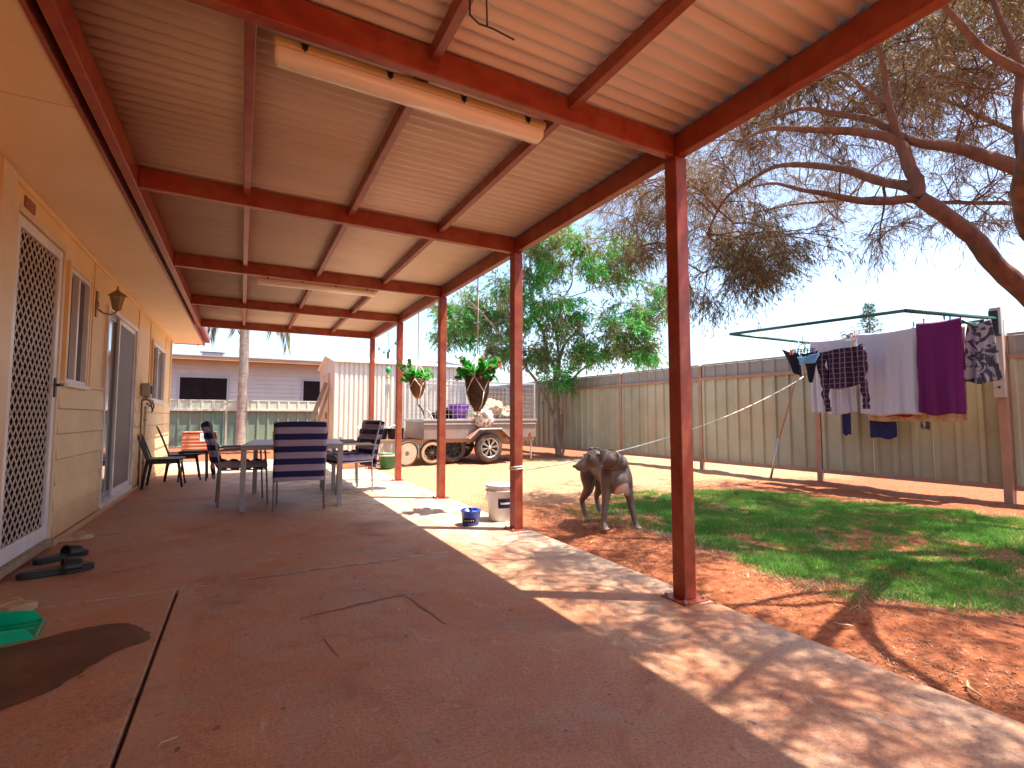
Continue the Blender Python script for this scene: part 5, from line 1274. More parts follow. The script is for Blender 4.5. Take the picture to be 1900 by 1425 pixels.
def black_chair(label):
    t = thing('black_chair', label, 'chair', (0, 0, 0), 0, 'black hoop-backed chairs against the house wall')
    for sx_, sy_, nm in ((-1, -1, 0), (1, -1, 0), (-1, 1, 1), (1, 1, 1)):
        y0_, y1_ = (-0.17, -0.22) if sy_ < 0 else (0.17, 0.23)
        MB().tube([(sx_ * 0.19, y0_, 0.37), (sx_ * 0.205, (y0_ + y1_) / 2, 0.19), (sx_ * 0.215, y1_, 0.0)], [(0.022, 0.016), (0.019, 0.013), (0.015, 0.011)], 8).build('leg', M['black'], t, smooth=True)
    mb = MB(); mb.prism([(-0.20, -0.19), (0.20, -0.19), (0.225, 0.0), (0.22, 0.19), (0.16, 0.225), (-0.16, 0.225), (-0.22, 0.19), (-0.225, 0.0)], 0.365, 0.388); mb.build('seat', M['black'], t, bevel=0.006)
    mb = MB(); mb.box(-0.19, 0.19, -0.185, -0.17, 0.32, 0.364); mb.box(-0.19, 0.19, 0.17, 0.185, 0.32, 0.364); mb.box(-0.2, -0.185, -0.17, 0.17, 0.32, 0.364); mb.box(0.185, 0.2, -0.17, 0.17, 0.32, 0.364); mb.build('seat_rail', M['black'], t)
    pts = resample([(-0.20, -0.18, 0.38), (-0.19, -0.25, 0.58), (-0.13, -0.32, 0.76), (0, -0.345, 0.81), (0.13, -0.32, 0.76), (0.19, -0.25, 0.58), (0.20, -0.18, 0.38)], 5)
    MB().tube(pts, 0.010, 8).build('hoop', M['black'], t, smooth=True)
    for x, zt in ((-0.10, 0.765), (-0.033, 0.795), (0.033, 0.795), (0.10, 0.765)):
        MB().tube([(x * 0.8, -0.185, 0.385), (x, -0.25, 0.58), (x * 1.05, -0.185 - (zt - 0.385) * 0.365, zt)], 0.0055, 6).build('spindle', M['black'], t)
    return t
bc = black_chair('black hoop-backed chair nearer the camera against the cream house wall')
bc.location = (-0.92, 8.42, 0); bc.rotation_euler = (0, 0, R_(-90))
dup(bc, (-0.78, 9.22, 0), R_(-84), 'black hoop-backed chair standing behind the other black chair')
st = thing('side_table', 'small low dark side table beyond the two black chairs', 'side table', (-0.62, 9.02, 0))
MB().box(-0.19, 0.19, -0.2, 0.2, 0.415, 0.435).build('tabletop', M['screen_dark'], st, bevel=0.005)
for a in (-1, 1):
    for b in (-1, 1): MB().tube([(a * 0.16, b * 0.17, 0.414), (a * 0.175, b * 0.185, 0.0)], 0.013, 6).build('leg', M['black'], st)

# terracotta planter box with a white label by the back fence
pt_ = thing('planter_box', 'terracotta coloured ribbed planter box with white label by the back fence', 'planter', (-0.98, 15.9, 0), R_(4))
mb = MB(); mb.box(-0.40, 0.40, -0.22, 0.22, 0, 0.52); mb.build('box', M['terracotta'], pt_, bevel=0.05)
for z in (0.10, 0.19, 0.28, 0.37): MB().box(-0.39, 0.39, -0.235, -0.219, z, z + 0.03).build('rib', M['terracotta'], pt_, bevel=0.01)
MB().box(-0.39, 0.39, -0.24, 0.24, 0.521, 0.56).build('rim', M['terracotta'], pt_, bevel=0.015)
mb = MB(); mb.box(0.0, 0.16, -0.244, -0.236, 0.30, 0.515); lbl = mb.build('label', M['white_paper'], pt_)
mb = MB()
for z in (0.36, 0.40, 0.44): mb.box(0.03, 0.13, -0.2475, -0.2445, z, z + 0.012)
mb.build('print', M['grey_metal'], lbl)

# leaning timber
lt = thing('timber_plank', 'weathered timber plank leaning against the left side of the shed', 'plank', (1.10, 11.6, 0))
HB(lt).bar((1.02, 11.55, -0.02), (1.66, 12.0, 1.72), 0.09, 0.04, up=(0, 1, 0)).build('plank', M['wood_old'], bevel=0.004)
lt2 = thing('timber_plank', 'darker narrow timber beside the leaning plank at the shed corner', 'plank', (1.22, 11.5, 0))
HB(lt2).bar((1.20, 11.5, -0.02), (1.69, 11.75, 1.58), 0.06, 0.04, up=(0, 1, 0)).build('plank', M['wood_old'], bevel=0.004)
for i, (x, y, L, a, l) in enumerate(((0.10, 15.0, 0.9, 0.1, 'rusty rod of scrap on the ground right of the planter box'), (0.35, 14.7, 0.7, -0.3, 'dark stick lying on the ground in front of the palm'))):
    o = thing('scrap_rod', l, 'scrap', (x, y, -0.02), a); MB().tube([(-L / 2, 0, 0.03), (0, 0.02, 0.05), (L / 2, 0, 0.03)], 0.02, 6).build('rod', M['bark'], o)
# drain grate in the slab
dg = thing('floor_drain', 'small metal floor drain grate in the slab left of the table', 'drain', (-0.08, 7.95, 0.0))
mb = MB(); mb.box(-0.07, 0.07, -0.07, -0.058, 0.0005, 0.005); mb.box(-0.07, 0.07, 0.058, 0.07, 0.0005, 0.005); mb.box(-0.07, -0.058, -0.058, 0.058, 0.0005, 0.005); mb.box(0.058, 0.07, -0.058, 0.058, 0.0005, 0.005); mb.build('rim', M['galv'], dg)
for k in range(5): MB().box(-0.057, 0.057, -0.045 + k * 0.022, -0.037 + k * 0.022, 0.0007, 0.004).build('bar', M['galv'], dg)

# =================================================================== TRAILER
tr_ = thing('box_trailer', 'dusty caged box trailer with an alloy wheel parked by the shed', 'trailer', (4.5, 9.6, 0))
X0, X1, Ya, Yb = 3.20, 5.80, 9.66, 10.95
def TB_(): return HB(tr_)
bodym = paint('trailer_body', (0.26, 0.215, 0.205), 0.45, 0.15, 4, (0.36, 0.17, 0.09), 0.9, metal=0.3)
TB_().box(X0, X1, Ya, Ya + 0.03, 0.50, 0.86).build('side_panel', bodym, bevel=0.004)
TB_().box(X0, X1, Yb - 0.03, Yb, 0.50, 0.86).build('side_panel', bodym, bevel=0.004)
TB_().box(X0, X0 + 0.03, Ya + 0.031, Yb - 0.031, 0.50, 0.86).build('front_panel', bodym, bevel=0.004)
TB_().box(X1 - 0.03, X1, Ya + 0.031, Yb - 0.031, 0.50, 0.86).build('tailgate', bodym, bevel=0.004)
TB_().box(X0 + 0.03, X1 - 0.03, Ya + 0.03, Yb - 0.03, 0.50, 0.515).build('floor', bodym)
for y in (Ya - 0.02, Yb - 0.03): TB_().box(X0 - 0.02, X1 + 0.02, y, y + 0.05, 0.861, 0.905).build('top_rail', M['galv'], bevel=0.006)
TB_().box(X0, X1, Ya - 0.022, Ya - 0.001, 0.79, 0.815).build('side_trim', M['galv'], bevel=0.003)
TB_().box(X0, X1 + 0.0, Ya + 0.1, Ya + 0.16, 0.42, 0.498).build('chassis_rail', M['fence_rail']); TB_().box(X0, X1, Yb - 0.16, Yb - 0.1, 0.42, 0.498).build('chassis_rail', M['fence_rail'])
yc = (Ya + Yb) / 2
TB_().bar((X0 + 0.02, Ya + 0.13, 0.455), (1.95, yc - 0.04, 0.45), 0.05, 0.075).build('drawbar', M['fence_rail'], bevel=0.004)
TB_().bar((X0 + 0.02, Yb - 0.13, 0.455), (1.95, yc + 0.04, 0.45), 0.05, 0.075).build('drawbar', M['fence_rail'], bevel=0.004)
mb = TB_(); mb.box(1.70, 1.98, yc - 0.04, yc + 0.04, 0.44, 0.50); mb.tube([(1.72, yc, 0.44), (1.72, yc, 0.56)], 0.03, 8); mb.build('coupling', M['galv'], bevel=0.006)
mb = TB_(); mb.tube([(2.15, yc + 0.09, 0.10), (2.15, yc + 0.09, 0.72)], 0.022, 8); mb.tube([(2.15, yc + 0.09, 0.72), (2.06, yc + 0.09, 0.74)], 0.008, 6); mb.build('jockey_stand', M['galv'])
def wheel(x, y, r, hubm, parent=None, deep=1, name='wheel', spokes=8):
    w = 0.17
    tp = [(r * 0.66, -w / 2), (r * 0.86, -w / 2 - 0.008), (r * 0.965, -w / 2 + 0.012), (r, -w / 2 + 0.04), (r, w / 2 - 0.04), (r * 0.965, w / 2 - 0.012), (r * 0.86, w / 2), (r * 0.66, w / 2)]
    o = HB(tr_); o.lathe(tp, 36, (x, y, r), 'y'); t = fixn(o.build('wheel', M['rubber'], smooth=True))
    o = HB(tr_); o.lathe([(r * 0.665, -w / 2 + 0.002), (r * 0.62, -w / 2 + 0.004), (r * 0.60, -w / 2 + 0.05), (r * 0.60, w / 2 - 0.01), (r * 0.665, w / 2 - 0.002)], 32, (x, y, r), 'y'); fixn(o.build('rim', hubm, t, smooth=True))
    HB(tr_).lathe([(0, 0), (r * 0.60, 0), (r * 0.60, 0.01), (0, 0.01)], 24, (x, y - 0.01, r), 'y').build('brake_disc', M['black'], t)
    for k in range(spokes):
        a = 2 * math.pi * k / spokes + 0.2
        for da in (-0.10, 0.10):
            o = HB(tr_); o.bar((x + 0.04 * math.cos(a), y - w / 2 + 0.018, r + 0.04 * math.sin(a)), (x + r * 0.615 * math.cos(a + da * 1.0), y - w / 2 + 0.010, r + r * 0.615 * math.sin(a + da * 1.0)), 0.012, 0.022, up=(0, 1, 0)); o.build('spoke', hubm, t)
    o = HB(tr_); o.lathe([(0, -0.02), (0.035, -0.018), (0.045, 0.0), (0.045, 0.03)], 14, (x, y - w / 2 + 0.016, r), 'y'); fixn(o.build('hub_cap', hubm, t, smooth=True))
    return t
wheel(4.58, Ya - 0.09, 0.305, M['alloy'])
wheel(4.58, Yb + 0.09, 0.305, M['alloy'])
blackhub = M['black']
wheel(3.88, Ya + 0.20, 0.295, blackhub)
wheel(3.88, Yb - 0.10, 0.295, blackhub)
TB_().tube([(4.58, Ya - 0.02, 0.31), (4.58, Yb + 0.02, 0.31)], 0.025, 8).build('axle', M['black'])
# bent mudguard
mg = [(4.10, 0.50), (4.33, 0.70), (4.83, 0.70), (5.13, 0.44), (5.15, 0.30)]
mb = HB(tr_)
for (xa, za), (xb, zb) in zip(mg[:-1], mg[1:]):
    mb.add([(xa, Ya - 0.21, za), (xa, Ya - 0.001, za), (xb, Ya - 0.001, zb), (xb, Ya - 0.21, zb)], [(0, 1, 2, 3)])
o = mb.build('mudguard', paint('mudguard_rust', (0.30, 0.11, 0.045), 0.5, 0.25, 6, (0.5, 0.42, 0.38), 0.6)); o.modifiers.new('s', 'SOLIDIFY').thickness = 0.006
HB(tr_).tube([(x, Ya - 0.212, z) for x, z in mg], 0.010, 6).build('mudguard_lip', M['galv'])
# mesh cage
mb = TB_()
for x in (X0 + 0.03, X1 - 0.03):
    for y in (Ya + 0.0, Yb - 0.02): mb.box(x - 0.02, x + 0.02, y, y + 0.035, 0.906, 1.70)
for y in (Ya + 0.0, Yb - 0.02): mb.box(X0 + 0.051, X1 - 0.051, y, y + 0.035, 1.665, 1.70)
mb.box(X1 - 0.05, X1 - 0.01, Ya + 0.036, Yb - 0.021, 1.665, 1.70); mb.box(X0 + 0.01, X0 + 0.05, Ya + 0.036, Yb - 0.021, 1.665, 1.70)
cage = mb.build('cage_frame', M['galv'], bevel=0.004)
mb = TB_()
for y in (Ya + 0.018, Yb - 0.003):
    for k in range(1, 26): x = X0 + 0.05 + k * (X1 - X0 - 0.1) / 26; mb.bar((x, y, 0.905), (x, y, 1.67), 0.0065)
    for k in range(1, 8): z = 0.905 + k * 0.095; mb.bar((X0 + 0.05, y - 0.004, z), (X1 - 0.05, y - 0.004, z), 0.0065)
for k in range(1, 13): y = Ya + k * (Yb - Ya) / 13; mb.bar((X0 + 0.03, y, 0.905), (X0 + 0.03, y, 1.67), 0.0045); mb.bar((X1 - 0.03, y, 0.905), (X1 - 0.03, y, 1.67), 0.0045)
mb.build('cage_mesh', M['galv'], cage)['kind'] = 'stuff'
for i, (x, s_) in enumerate(((5.62, 0), (4.98, 0))): TB_().box(x, x + 0.05, Ya - 0.012, Ya - 0.0001, 0.52, 0.60).build('side_marker', M['red_steel'])
TB_().tube([(X1 - 0.06, Ya + 0.12, 0.02), (X1 - 0.06, Ya + 0.12, 0.42)], 0.018, 6).build('corner_leg', M['galv'])

# load in the trailer
pb = thing('purple_basket', 'purple plastic laundry basket lying in the trailer', 'basket', (4.08, 9.98, 1.02))
mb = MB(); mb.lathe([(0.14, -0.1), (0.17, 0.0), (0.22, 0.18), (0.235, 0.185), (0.235, 0.20), (0.21, 0.20), (0.165, 0.01), (0.0, 0.0)], 22); mb.build('basket_body', M['purple_plastic'], pb, smooth=True)
for k in range(3): MB().tube([(0.232 * math.cos(a), 0.232 * math.sin(a), 0.05 + k * 0.055) for a in [i * 0.3 for i in range(22)]][:22], 0.006, 5).build('hoop', M['purple_plastic'], pb)
rng = np.random.default_rng(12)
def junk(name, label, cat, loc, rad, mat, seed, flat=0.7):
    o = thing(name, label, cat, loc)
    mb = MB(); mb.ell((0, 0, rad * flat * 0.8), (rad, rad * 0.8, rad * flat), 28, 18)
    mb.v = [tuple(Vector(v) * (1 + 0.28 * noise.noise(Vector(v) * (3.2 / rad) * 0.6 + Vector((seed, 0, 0))) + 0.12 * noise.noise(Vector(v) * (9 / rad) * 0.6 + Vector((seed, 4, 0))))) for v in mb.v]
    return mb.build('bundle', mat, o, smooth=True)
junk('stuffed_sack', 'pale lumpy sack resting on the mudguard side of the trailer', 'sack', (4.50, 9.64, 0.70), 0.21, M['junk_cloth'], 1, 1.15)
junk('brown_bundle', 'brown cane-like bundle inside the trailer right of the sack', 'bundle', (4.86, 10.0, 0.90), 0.26, M['tan'], 2, 0.9)
junk('grey_bundle', 'grey bundle under the purple basket in the trailer', 'bundle', (3.86, 10.25, 0.82), 0.30, M['screen_dark'], 3, 0.55)
junk('pale_bundle', 'pale bundle near the right end of the trailer', 'bundle', (5.25, 10.1, 0.84), 0.24, M['junk_cloth'], 5, 0.7)
for i in range(9):
    x = 3.35 + i * 0.16 + (0.9 if i > 5 else 0); a = rng.uniform(-0.6, 0.6); L = rng.uniform(0.3, 0.6)
    o = thing('scrap_stick', ['dark branch', 'pale offcut', 'grey pipe', 'bent dark bar', 'pale branch', 'thin grey stake', 'long dark rod', 'pale broken lath', 'short grey rod'][i] + ' sticking out of the trailer load' + (' left of the purple basket' if i <= 5 else ' behind the lumpy sack'), 'scrap', (x, 9.85 + rng.uniform(0, 0.5), 0.86))
    MB().tube([(0, 0, 0), (math.sin(a) * L / 2, 0.03, L * 0.4), (math.sin(a) * L, 0.05, L * 0.6)], 0.018, 6).build('stick', [M['black'], M['white_plastic'], M['grey_metal']][i % 3], o)
for i, (x, lbl_) in enumerate(((2.46, 'black plastic tub on the drawbar end farther from the trailer body'), (2.80, 'black plastic tub on the drawbar next to the trailer body'))):
    o = thing('black_tub', lbl_, 'tub', (x, yc - 0.02, 0.495)); MB().lathe([(0.0, 0.0), (0.15, 0.0), (0.175, 0.20), (0.19, 0.205), (0.19, 0.22), (0.165, 0.22), (0.14, 0.02), (0, 0.018)], 18).build('tub_body', M['black'], o, smooth=True)
    MB().tube([(-0.14, 0, 0.21), (-0.05, 0.02, 0.27), (0.09, -0.02, 0.25)], 0.02, 6).build('contents', M['galv'] if i else M['black'], o)
o = thing('green_tub', 'dark green plastic tub standing under the trailer drawbar', 'tub', (2.50, 9.72, -0.03)); MB().lathe([(0.0, 0.0), (0.13, 0.0), (0.17, 0.26), (0.185, 0.265), (0.185, 0.285), (0.16, 0.285), (0.12, 0.02), (0, 0.018)], 20).build('tub_body', M['dark_green'], o, smooth=True)
MB().lathe([(0.172, 0.225), (0.180, 0.225), (0.183, 0.262), (0.174, 0.262)], 20).build('rim_band', M['white_plastic'], o, smooth=True)
for i, (x, y, lb) in enumerate(((2.87, 9.75, 'thin tyred wheel with pale disc leaning under the drawbar beside the green tub'), (3.42, 9.80, 'thin tyred wheel leaning by the front corner of the trailer body'))):
    o = thing('bicycle_wheel', lb, 'wheel', (x, y, -0.02), 0); o.rotation_euler = (R_(8), 0, R_(14 if i == 0 else -10))
    pts = [(0.235 * math.cos(k * math.pi / 14), 0, 0.25 + 0.235 * math.sin(k * math.pi / 14)) for k in range(29)]
    MB().tube(pts, 0.02, 8, cap=False).build('tyre', M['rubber'], o, smooth=True)
    mb = MB(); mb.lathe([(0.16, -0.012), (0.215, -0.014), (0.215, 0.014), (0.16, 0.012)] if i else [(0.05, -0.010), (0.05, 0.01), (0.215, 0.014), (0.215, -0.014), (0.05, -0.010)], 26, (0, 0, 0.25), 'y'); fixn(mb.build('rim', M['alloy'], o))
    if i:
        for k in range(10): MB().bar((0, 0, 0.25), (0.17 * math.cos(k * 0.628), 0, 0.25 + 0.17 * math.sin(k * 0.628)), 0.004).build('spoke', M['galv'], o)

# =================================================================== HANGING BASKETS, CHIME
def hanging(name, label, x, y, ztop, zr, rad, depth, potm, seed, flowers, nl, spread):
    r = np.random.default_rng(seed)
    o = thing(name, label, 'hanging basket', (x, y, zr - depth))
    MB().lathe([(0, 0), (rad * 0.25, 0.0), (rad * 0.66, depth * 0.2), (rad * 0.95, depth * 0.55), (rad, depth * 0.98), (rad * 1.0, depth), (rad * 0.92, depth), (rad * 0.8, depth * 0.9), (0, depth * 0.88)], 20).build('pot', potm, o, smooth=True)
    mb = MB(); zt = ztop - (zr - depth)
    mb.tube([(0, 0, zt), (0.004, 0, zt * 0.8), (0, 0, depth + 0.22)], 0.006, 6)
    n = 4
    for k in range(n):
        a = 2 * math.pi * k / n + 0.9
        up = (rad * 1.04 * math.cos(a), rad * 1.04 * math.sin(a), depth * 0.98)
        mb.tube([(0, 0, depth + 0.22), (up[0] * 0.6, up[1] * 0.6, depth + 0.12), up], 0.006, 6)
        for d_ in (-1, 1):
            b_ = a + d_ * math.pi / n
            mid = ((rad * 0.97 + 0.005) * math.cos(b_), (rad * 0.97 + 0.005) * math.sin(b_), depth * 0.55)
            mb.tube([up, mid], 0.006, 6)
            if d_ > 0: mb.tube([mid, (rad * 0.71 * math.cos(b_), rad * 0.71 * math.sin(b_), depth * 0.2), (0, 0, -0.02)], 0.006, 6)
    mb.tube([(0, 0, -0.02), (0.004, 0, -0.10)], 0.010, 6); mb.build('macrame_hanger', M['rope'], o, smooth=True)
    P = []; D = []
    st_ = MB()
    for k in range(34):
        a = r.uniform(0, 6.28); l = r.uniform(0.5, 1) * spread; out = Vector((math.cos(a) * l * 0.8, math.sin(a) * l * 0.8, r.uniform(-0.35, 0.85) * l)); p0 = Vector((out.x * 0.25, out.y * 0.25, depth * 0.92)); p1 = Vector((out.x, out.y, depth + out.z * 0.8 + 0.02))
        c = curve_pts(p0, p1, 0.15, 5, r, 0.05); st_.tube(c, 0.002, 4, cap=False)
        for _ in range(nl):
            t = r.uniform(0.25, 1) * 5; i0 = min(4, int(t)); b = c[i0].lerp(c[i0 + 1], t - i0); P.append(tuple(b)); v = r.normal(size=3) + np.array([0, 0, 0.3]); D.append(v / np.linalg.norm(v))
        if flowers and k % 2 == 0:
            fl = MB()
            for q in range(7):
                fc = p1 + Vector(r.normal(size=3)) * 0.014; fl.ell(fc, (0.010, 0.010, 0.007), 6, 4)
            fl.build('flower', M['petal'], o, smooth=True)
    st_.build('stems', M['pot_leaf'], o)['kind'] = 'stuff'
    P = np.array(P); D = np.array(D); n = len(P); S = np.cross(D, r.normal(size=(n, 3))); S /= np.linalg.norm(S, axis=1)[:, None]
    L = r.uniform(0.03, 0.06, n)[:, None]; V6 = np.empty((n, 6, 3)); V6[:, 0] = P; V6[:, 1] = P + D * L * 0.3 + S * L * 0.42; V6[:, 2] = P + D * L * 0.8 + S * L * 0.36; V6[:, 3] = P + D * L; V6[:, 4] = P + D * L * 0.8 - S * L * 0.36; V6[:, 5] = P + D * L * 0.3 - S * L * 0.42
    np_mesh('leaves', V6.reshape(-1, 3), 6, M['pot_leaf'] if flowers else M['leaf_green'], o, 'stuff')
potb = paint('pot_bark', (0.055, 0.030, 0.022), 0.9, 0.4, 40, (0.25, 0.15, 0.08), 0.5, bumps=0.6)
pott = paint('pot_tan', (0.20, 0.09, 0.05), 0.9, 0.3, 40, bumps=0.6)
hanging('hanging_basket', 'larger dark hanging basket with pink flowers in front of the trailer wheel', 2.10, 4.65, 2.40, 1.37, 0.125, 0.36, potb, 4, True, 22, 0.30)
hanging('hanging_basket', 'smaller brown hanging basket of leafy plants between the third and fourth posts', 2.06, 6.50, 2.40, 1.46, 0.11, 0.26, pott, 6, False, 16, 0.30)
wc = thing('wind_chime', 'thin wind chime with a pale green ball hanging beside the far posts', 'wind chime', (2.14, 8.40, 1.1))
mb = HB(wc); mb.tube([(2.14, 8.40, 2.39), (2.14, 8.40, 1.10)], 0.004, 5); mb.build('string', M['black'])
HB(wc).tube([(2.14, 8.40, 2.05), (2.14, 8.40, 1.93)], 0.018, 8).build('bell', M['black'])
HB(wc).ell((2.15, 8.40, 1.74), (0.045, 0.045, 0.06), 10, 8).build('glass_ball', M['peg_green'], smooth=True); HB(wc).ell((2.14, 8.40, 1.62), (0.03, 0.03, 0.03), 8, 6).build('bead', M['peg_yellow'], smooth=True)
for k in range(5): HB(wc).tube([(2.14 + 0.03 * math.cos(k * 1.257), 8.40 + 0.03 * math.sin(k * 1.257), 1.50), (2.14 + 0.03 * math.cos(k * 1.257), 8.40 + 0.03 * math.sin(k * 1.257), 1.24 + 0.03 * k)], 0.006, 6).build('chime_tube', M['galv'])
sc_ = thing('string_lights', 'thin dark cord of little lights strung between the two farthest posts', 'string lights', (2.13, 8.5, 2.25))
pts = [Vector((2.14, 9.30 - 1.75 * i / 14, 2.30 - 0.22 * math.sin(math.pi * i / 14))) for i in range(15)]
HB(sc_).tube(pts, 0.004, 5).build('cord', M['black'])
for i in range(2, 14, 3): HB(sc_).ell(pts[i] - Vector((0, 0, 0.035)), (0.015, 0.015, 0.025), 8, 6).build('lamp_bulb', M['dark_green'])

# =================================================================== BUCKETS, SHOES, SMALL THINGS
bk = thing('white_bucket', 'large white plastic bucket with a dark label behind the second post', 'bucket', (2.15, 4.22, -0.005))
MB().lathe([(0, 0), (0.105, 0.0), (0.112, 0.02), (0.135, 0.31), (0.145, 0.315), (0.145, 0.335), (0.132, 0.338), (0.108, 0.02), (0, 0.015)], 28).build('bucket_body', M['white_plastic'], bk, smooth=True)
MB().lathe([(0.137, 0.275), (0.146, 0.276), (0.146, 0.285), (0.138, 0.285)], 28).build('rib', M['white_plastic'], bk, smooth=True)
mb = MB(); vs = []
for i in range(9):
    a = R_(-128) + R_(70) * i / 8
    for z in (0.13, 0.215): rr = 0.1125 + (z - 0.02) * 0.0793 + 0.0025; vs.append((rr * math.cos(a), rr * math.sin(a), z))
mb.add(vs, [(2 * i, 2 * i + 2, 2 * i + 3, 2 * i + 1) for i in range(8)]); lb = mb.build('label', M['navy_cloth'], bk)
mb = MB(); vs = []
for i in range(7):
    a = R_(-118) + R_(50) * i / 6
    for z in (0.165, 0.182): rr = 0.1125 + (z - 0.02) * 0.0793 + 0.0035; vs.append((rr * math.cos(a), rr * math.sin(a), z))
mb.add(vs, [(2 * i, 2 * i + 2, 2 * i + 3, 2 * i + 1) for i in range(6)]); mb.build('label_stripe', M['white_paper'], lb)
MB().tube(resample([(-0.142, 0, 0.28), (-0.10, 0.09, 0.20), (0, 0.142, 0.17), (0.10, 0.09, 0.20), (0.142, 0, 0.28)], 5), 0.003, 5).build('handle', M['galv'], bk)
bb = thing('blue_bowl', 'small blue plastic tub on the slab beside the white bucket', 'tub', (1.82, 4.16, 0.001))
MB().lathe([(0, 0), (0.07, 0.0), (0.075, 0.01), (0.086, 0.115), (0.094, 0.12), (0.094, 0.13), (0.082, 0.13), (0.072, 0.012), (0, 0.01)], 26).build('tub_body', M['blue_plastic'], bb, smooth=True)
mb = MB(); vs = []
for i in range(9):
    a = R_(-165) + R_(80) * i / 8
    for z in (0.03, 0.065): rr = 0.0748 + z * 0.106 + 0.002; vs.append((rr * math.cos(a), rr * math.sin(a), z))
mb.add(vs, [(2 * i, 2 * i + 2, 2 * i + 3, 2 * i + 1) for i in range(8)]); lb = mb.build('label', M['screen_dark'], bb)
for j in range(5):
    a = R_(-150 + j * 13); mb = MB(); rr = 0.0748 + 0.047 * 0.106 + 0.0035; mb.ell((rr * math.cos(a), rr * math.sin(a), 0.047), (0.005, 0.005, 0.008), 6, 4); mb.build('print_mark', M['tan'], lb)
MB().tube(resample([(-0.09, 0, 0.125), (-0.06, 0.05, 0.133), (0, 0.085, 0.133), (0.06, 0.05, 0.133), (0.09, 0, 0.125)], 4), 0.003, 5).build('handle', M['blue_plastic'], bb)

def sandal(name, label, x, y, a, L, mat, style, z=0.001, tilt=0):
    o = thing(name, label, 'sandal', (x, y, z), a); o.rotation_euler = (tilt, 0, a)
    W = L * 0.42; pl = []
    for i in range(28):
        t = 2 * math.pi * i / 28; cx_ = math.cos(t); px_ = cx_ * L / 2; wv = W / 2 * (1.0 if cx_ > 0 else 0.80) * (1 - 0.18 * math.exp(-((cx_ + 0.15) / 0.3) ** 2)); pl.append((px_, math.copysign(abs(math.sin(t)) ** 0.75, math.sin(t)) * wv))
    MB().prism(pl, 0.0, 0.034).build('sole', M[mat], o, bevel=0.005)
    MB().prism([(p[0] * 0.92, p[1] * 0.88) for p in pl], 0.0345, 0.038).build('footbed', M[mat], o, bevel=0.001)
    mb = MB()
    if style == 'slide':
        def fn(u, v): t = math.pi * v; return (L * 0.06 + u * L * 0.26 + 0.02 * math.sin(t) * 0.4, math.cos(t) * W * 0.50, 0.02 + math.sin(t) ** 0.7 * (0.055 + 0.014 * (1 - u)))
        mb.grid(fn, 6, 16); s_ = mb.build('strap', M[mat], o, smooth=True); s_.modifiers.new('s', 'SOLIDIFY').thickness = 0.006
    else:
        for s_ in (-1, 1): mb.tube(resample([(L * 0.30, 0, 0.037), (L * 0.22, s_ * W * 0.18, 0.06), (L * 0.02, s_ * W * 0.38, 0.052), (-L * 0.06, s_ * W * 0.40, 0.032)], 4), 0.005, 6, flat=0.6)
        mb.build('thong_strap', M[mat], o, smooth=True)
    return o
sandal('slide_sandal', 'large black slide sandal nearest the camera in front of the security door', -0.97, 4.08, R_(18), 0.36, 'black', 'slide')
sandal('slide_sandal', 'black slide sandal behind the nearest one, turned against the door step', -1.04, 4.46, R_(38), 0.30, 'black', 'slide')
sandal('flat_shoe_sole', 'tan flat sandal lying at the foot of the weatherboards', -1.12, 5.10, R_(12), 0.24, 'tan', 'thong')
sandal('worn_sandal', 'worn brown sandal at the left edge beside the green dustpan', -1.00, 3.38, R_(10), 0.26, 'tan', 'thong')
dpn = thing('green_dustpan', 'bright green plastic dustpan on the slab at the left edge', 'dustpan', (-0.93, 3.05, 0.0), R_(8))
mb = MB(); mb.add([(-0.14, -0.15, 0.004), (0.15, -0.12, 0.004), (0.15, 0.12, 0.004), (-0.14, 0.15, 0.004), (-0.15, -0.15, 0.085), (0.12, -0.125, 0.05), (0.12, 0.125, 0.05), (-0.15, 0.15, 0.085)],
                  [(0, 1, 2, 3), (0, 4, 5, 1), (3, 2, 6, 7), (0, 3, 7, 4)])
o = mb.build('pan', M['green_plastic'], dpn); o.modifiers.new('s', 'SOLIDIFY').thickness = 0.004
mb = MB(); mb.add([(-0.15, -0.15, 0.087), (-0.02, -0.14, 0.092), (-0.02, 0.14, 0.092), (-0.15, 0.15, 0.087)], [(0, 1, 2, 3)]); o = mb.build('hood', M['green_plastic'], dpn); o.modifiers.new('s', 'SOLIDIFY').thickness = 0.004
MB().box(0.151, 0.160, -0.12, 0.12, 0.002, 0.014).build('lip', M['green_plastic'], dpn, bevel=0.002)
for y in (-0.07, 0.0, 0.07): MB().box(-0.13, 0.14, y - 0.002, y + 0.002, 0.006, 0.010).build('ridge', M['green_plastic'], dpn)
MB().tube([(-0.15, 0, 0.05), (-0.24, 0, 0.09), (-0.34, 0, 0.10)], [0.016, 0.013, 0.017], 10, flat=0.6).build('handle', M['green_plastic'], dpn, smooth=True)

# =================================================================== DOG
dog = thing('dog', 'grey brown short haired dog with white chest patch standing at the lawn edge', 'dog', (2.92, 3.60, 0.0), R_(-12))
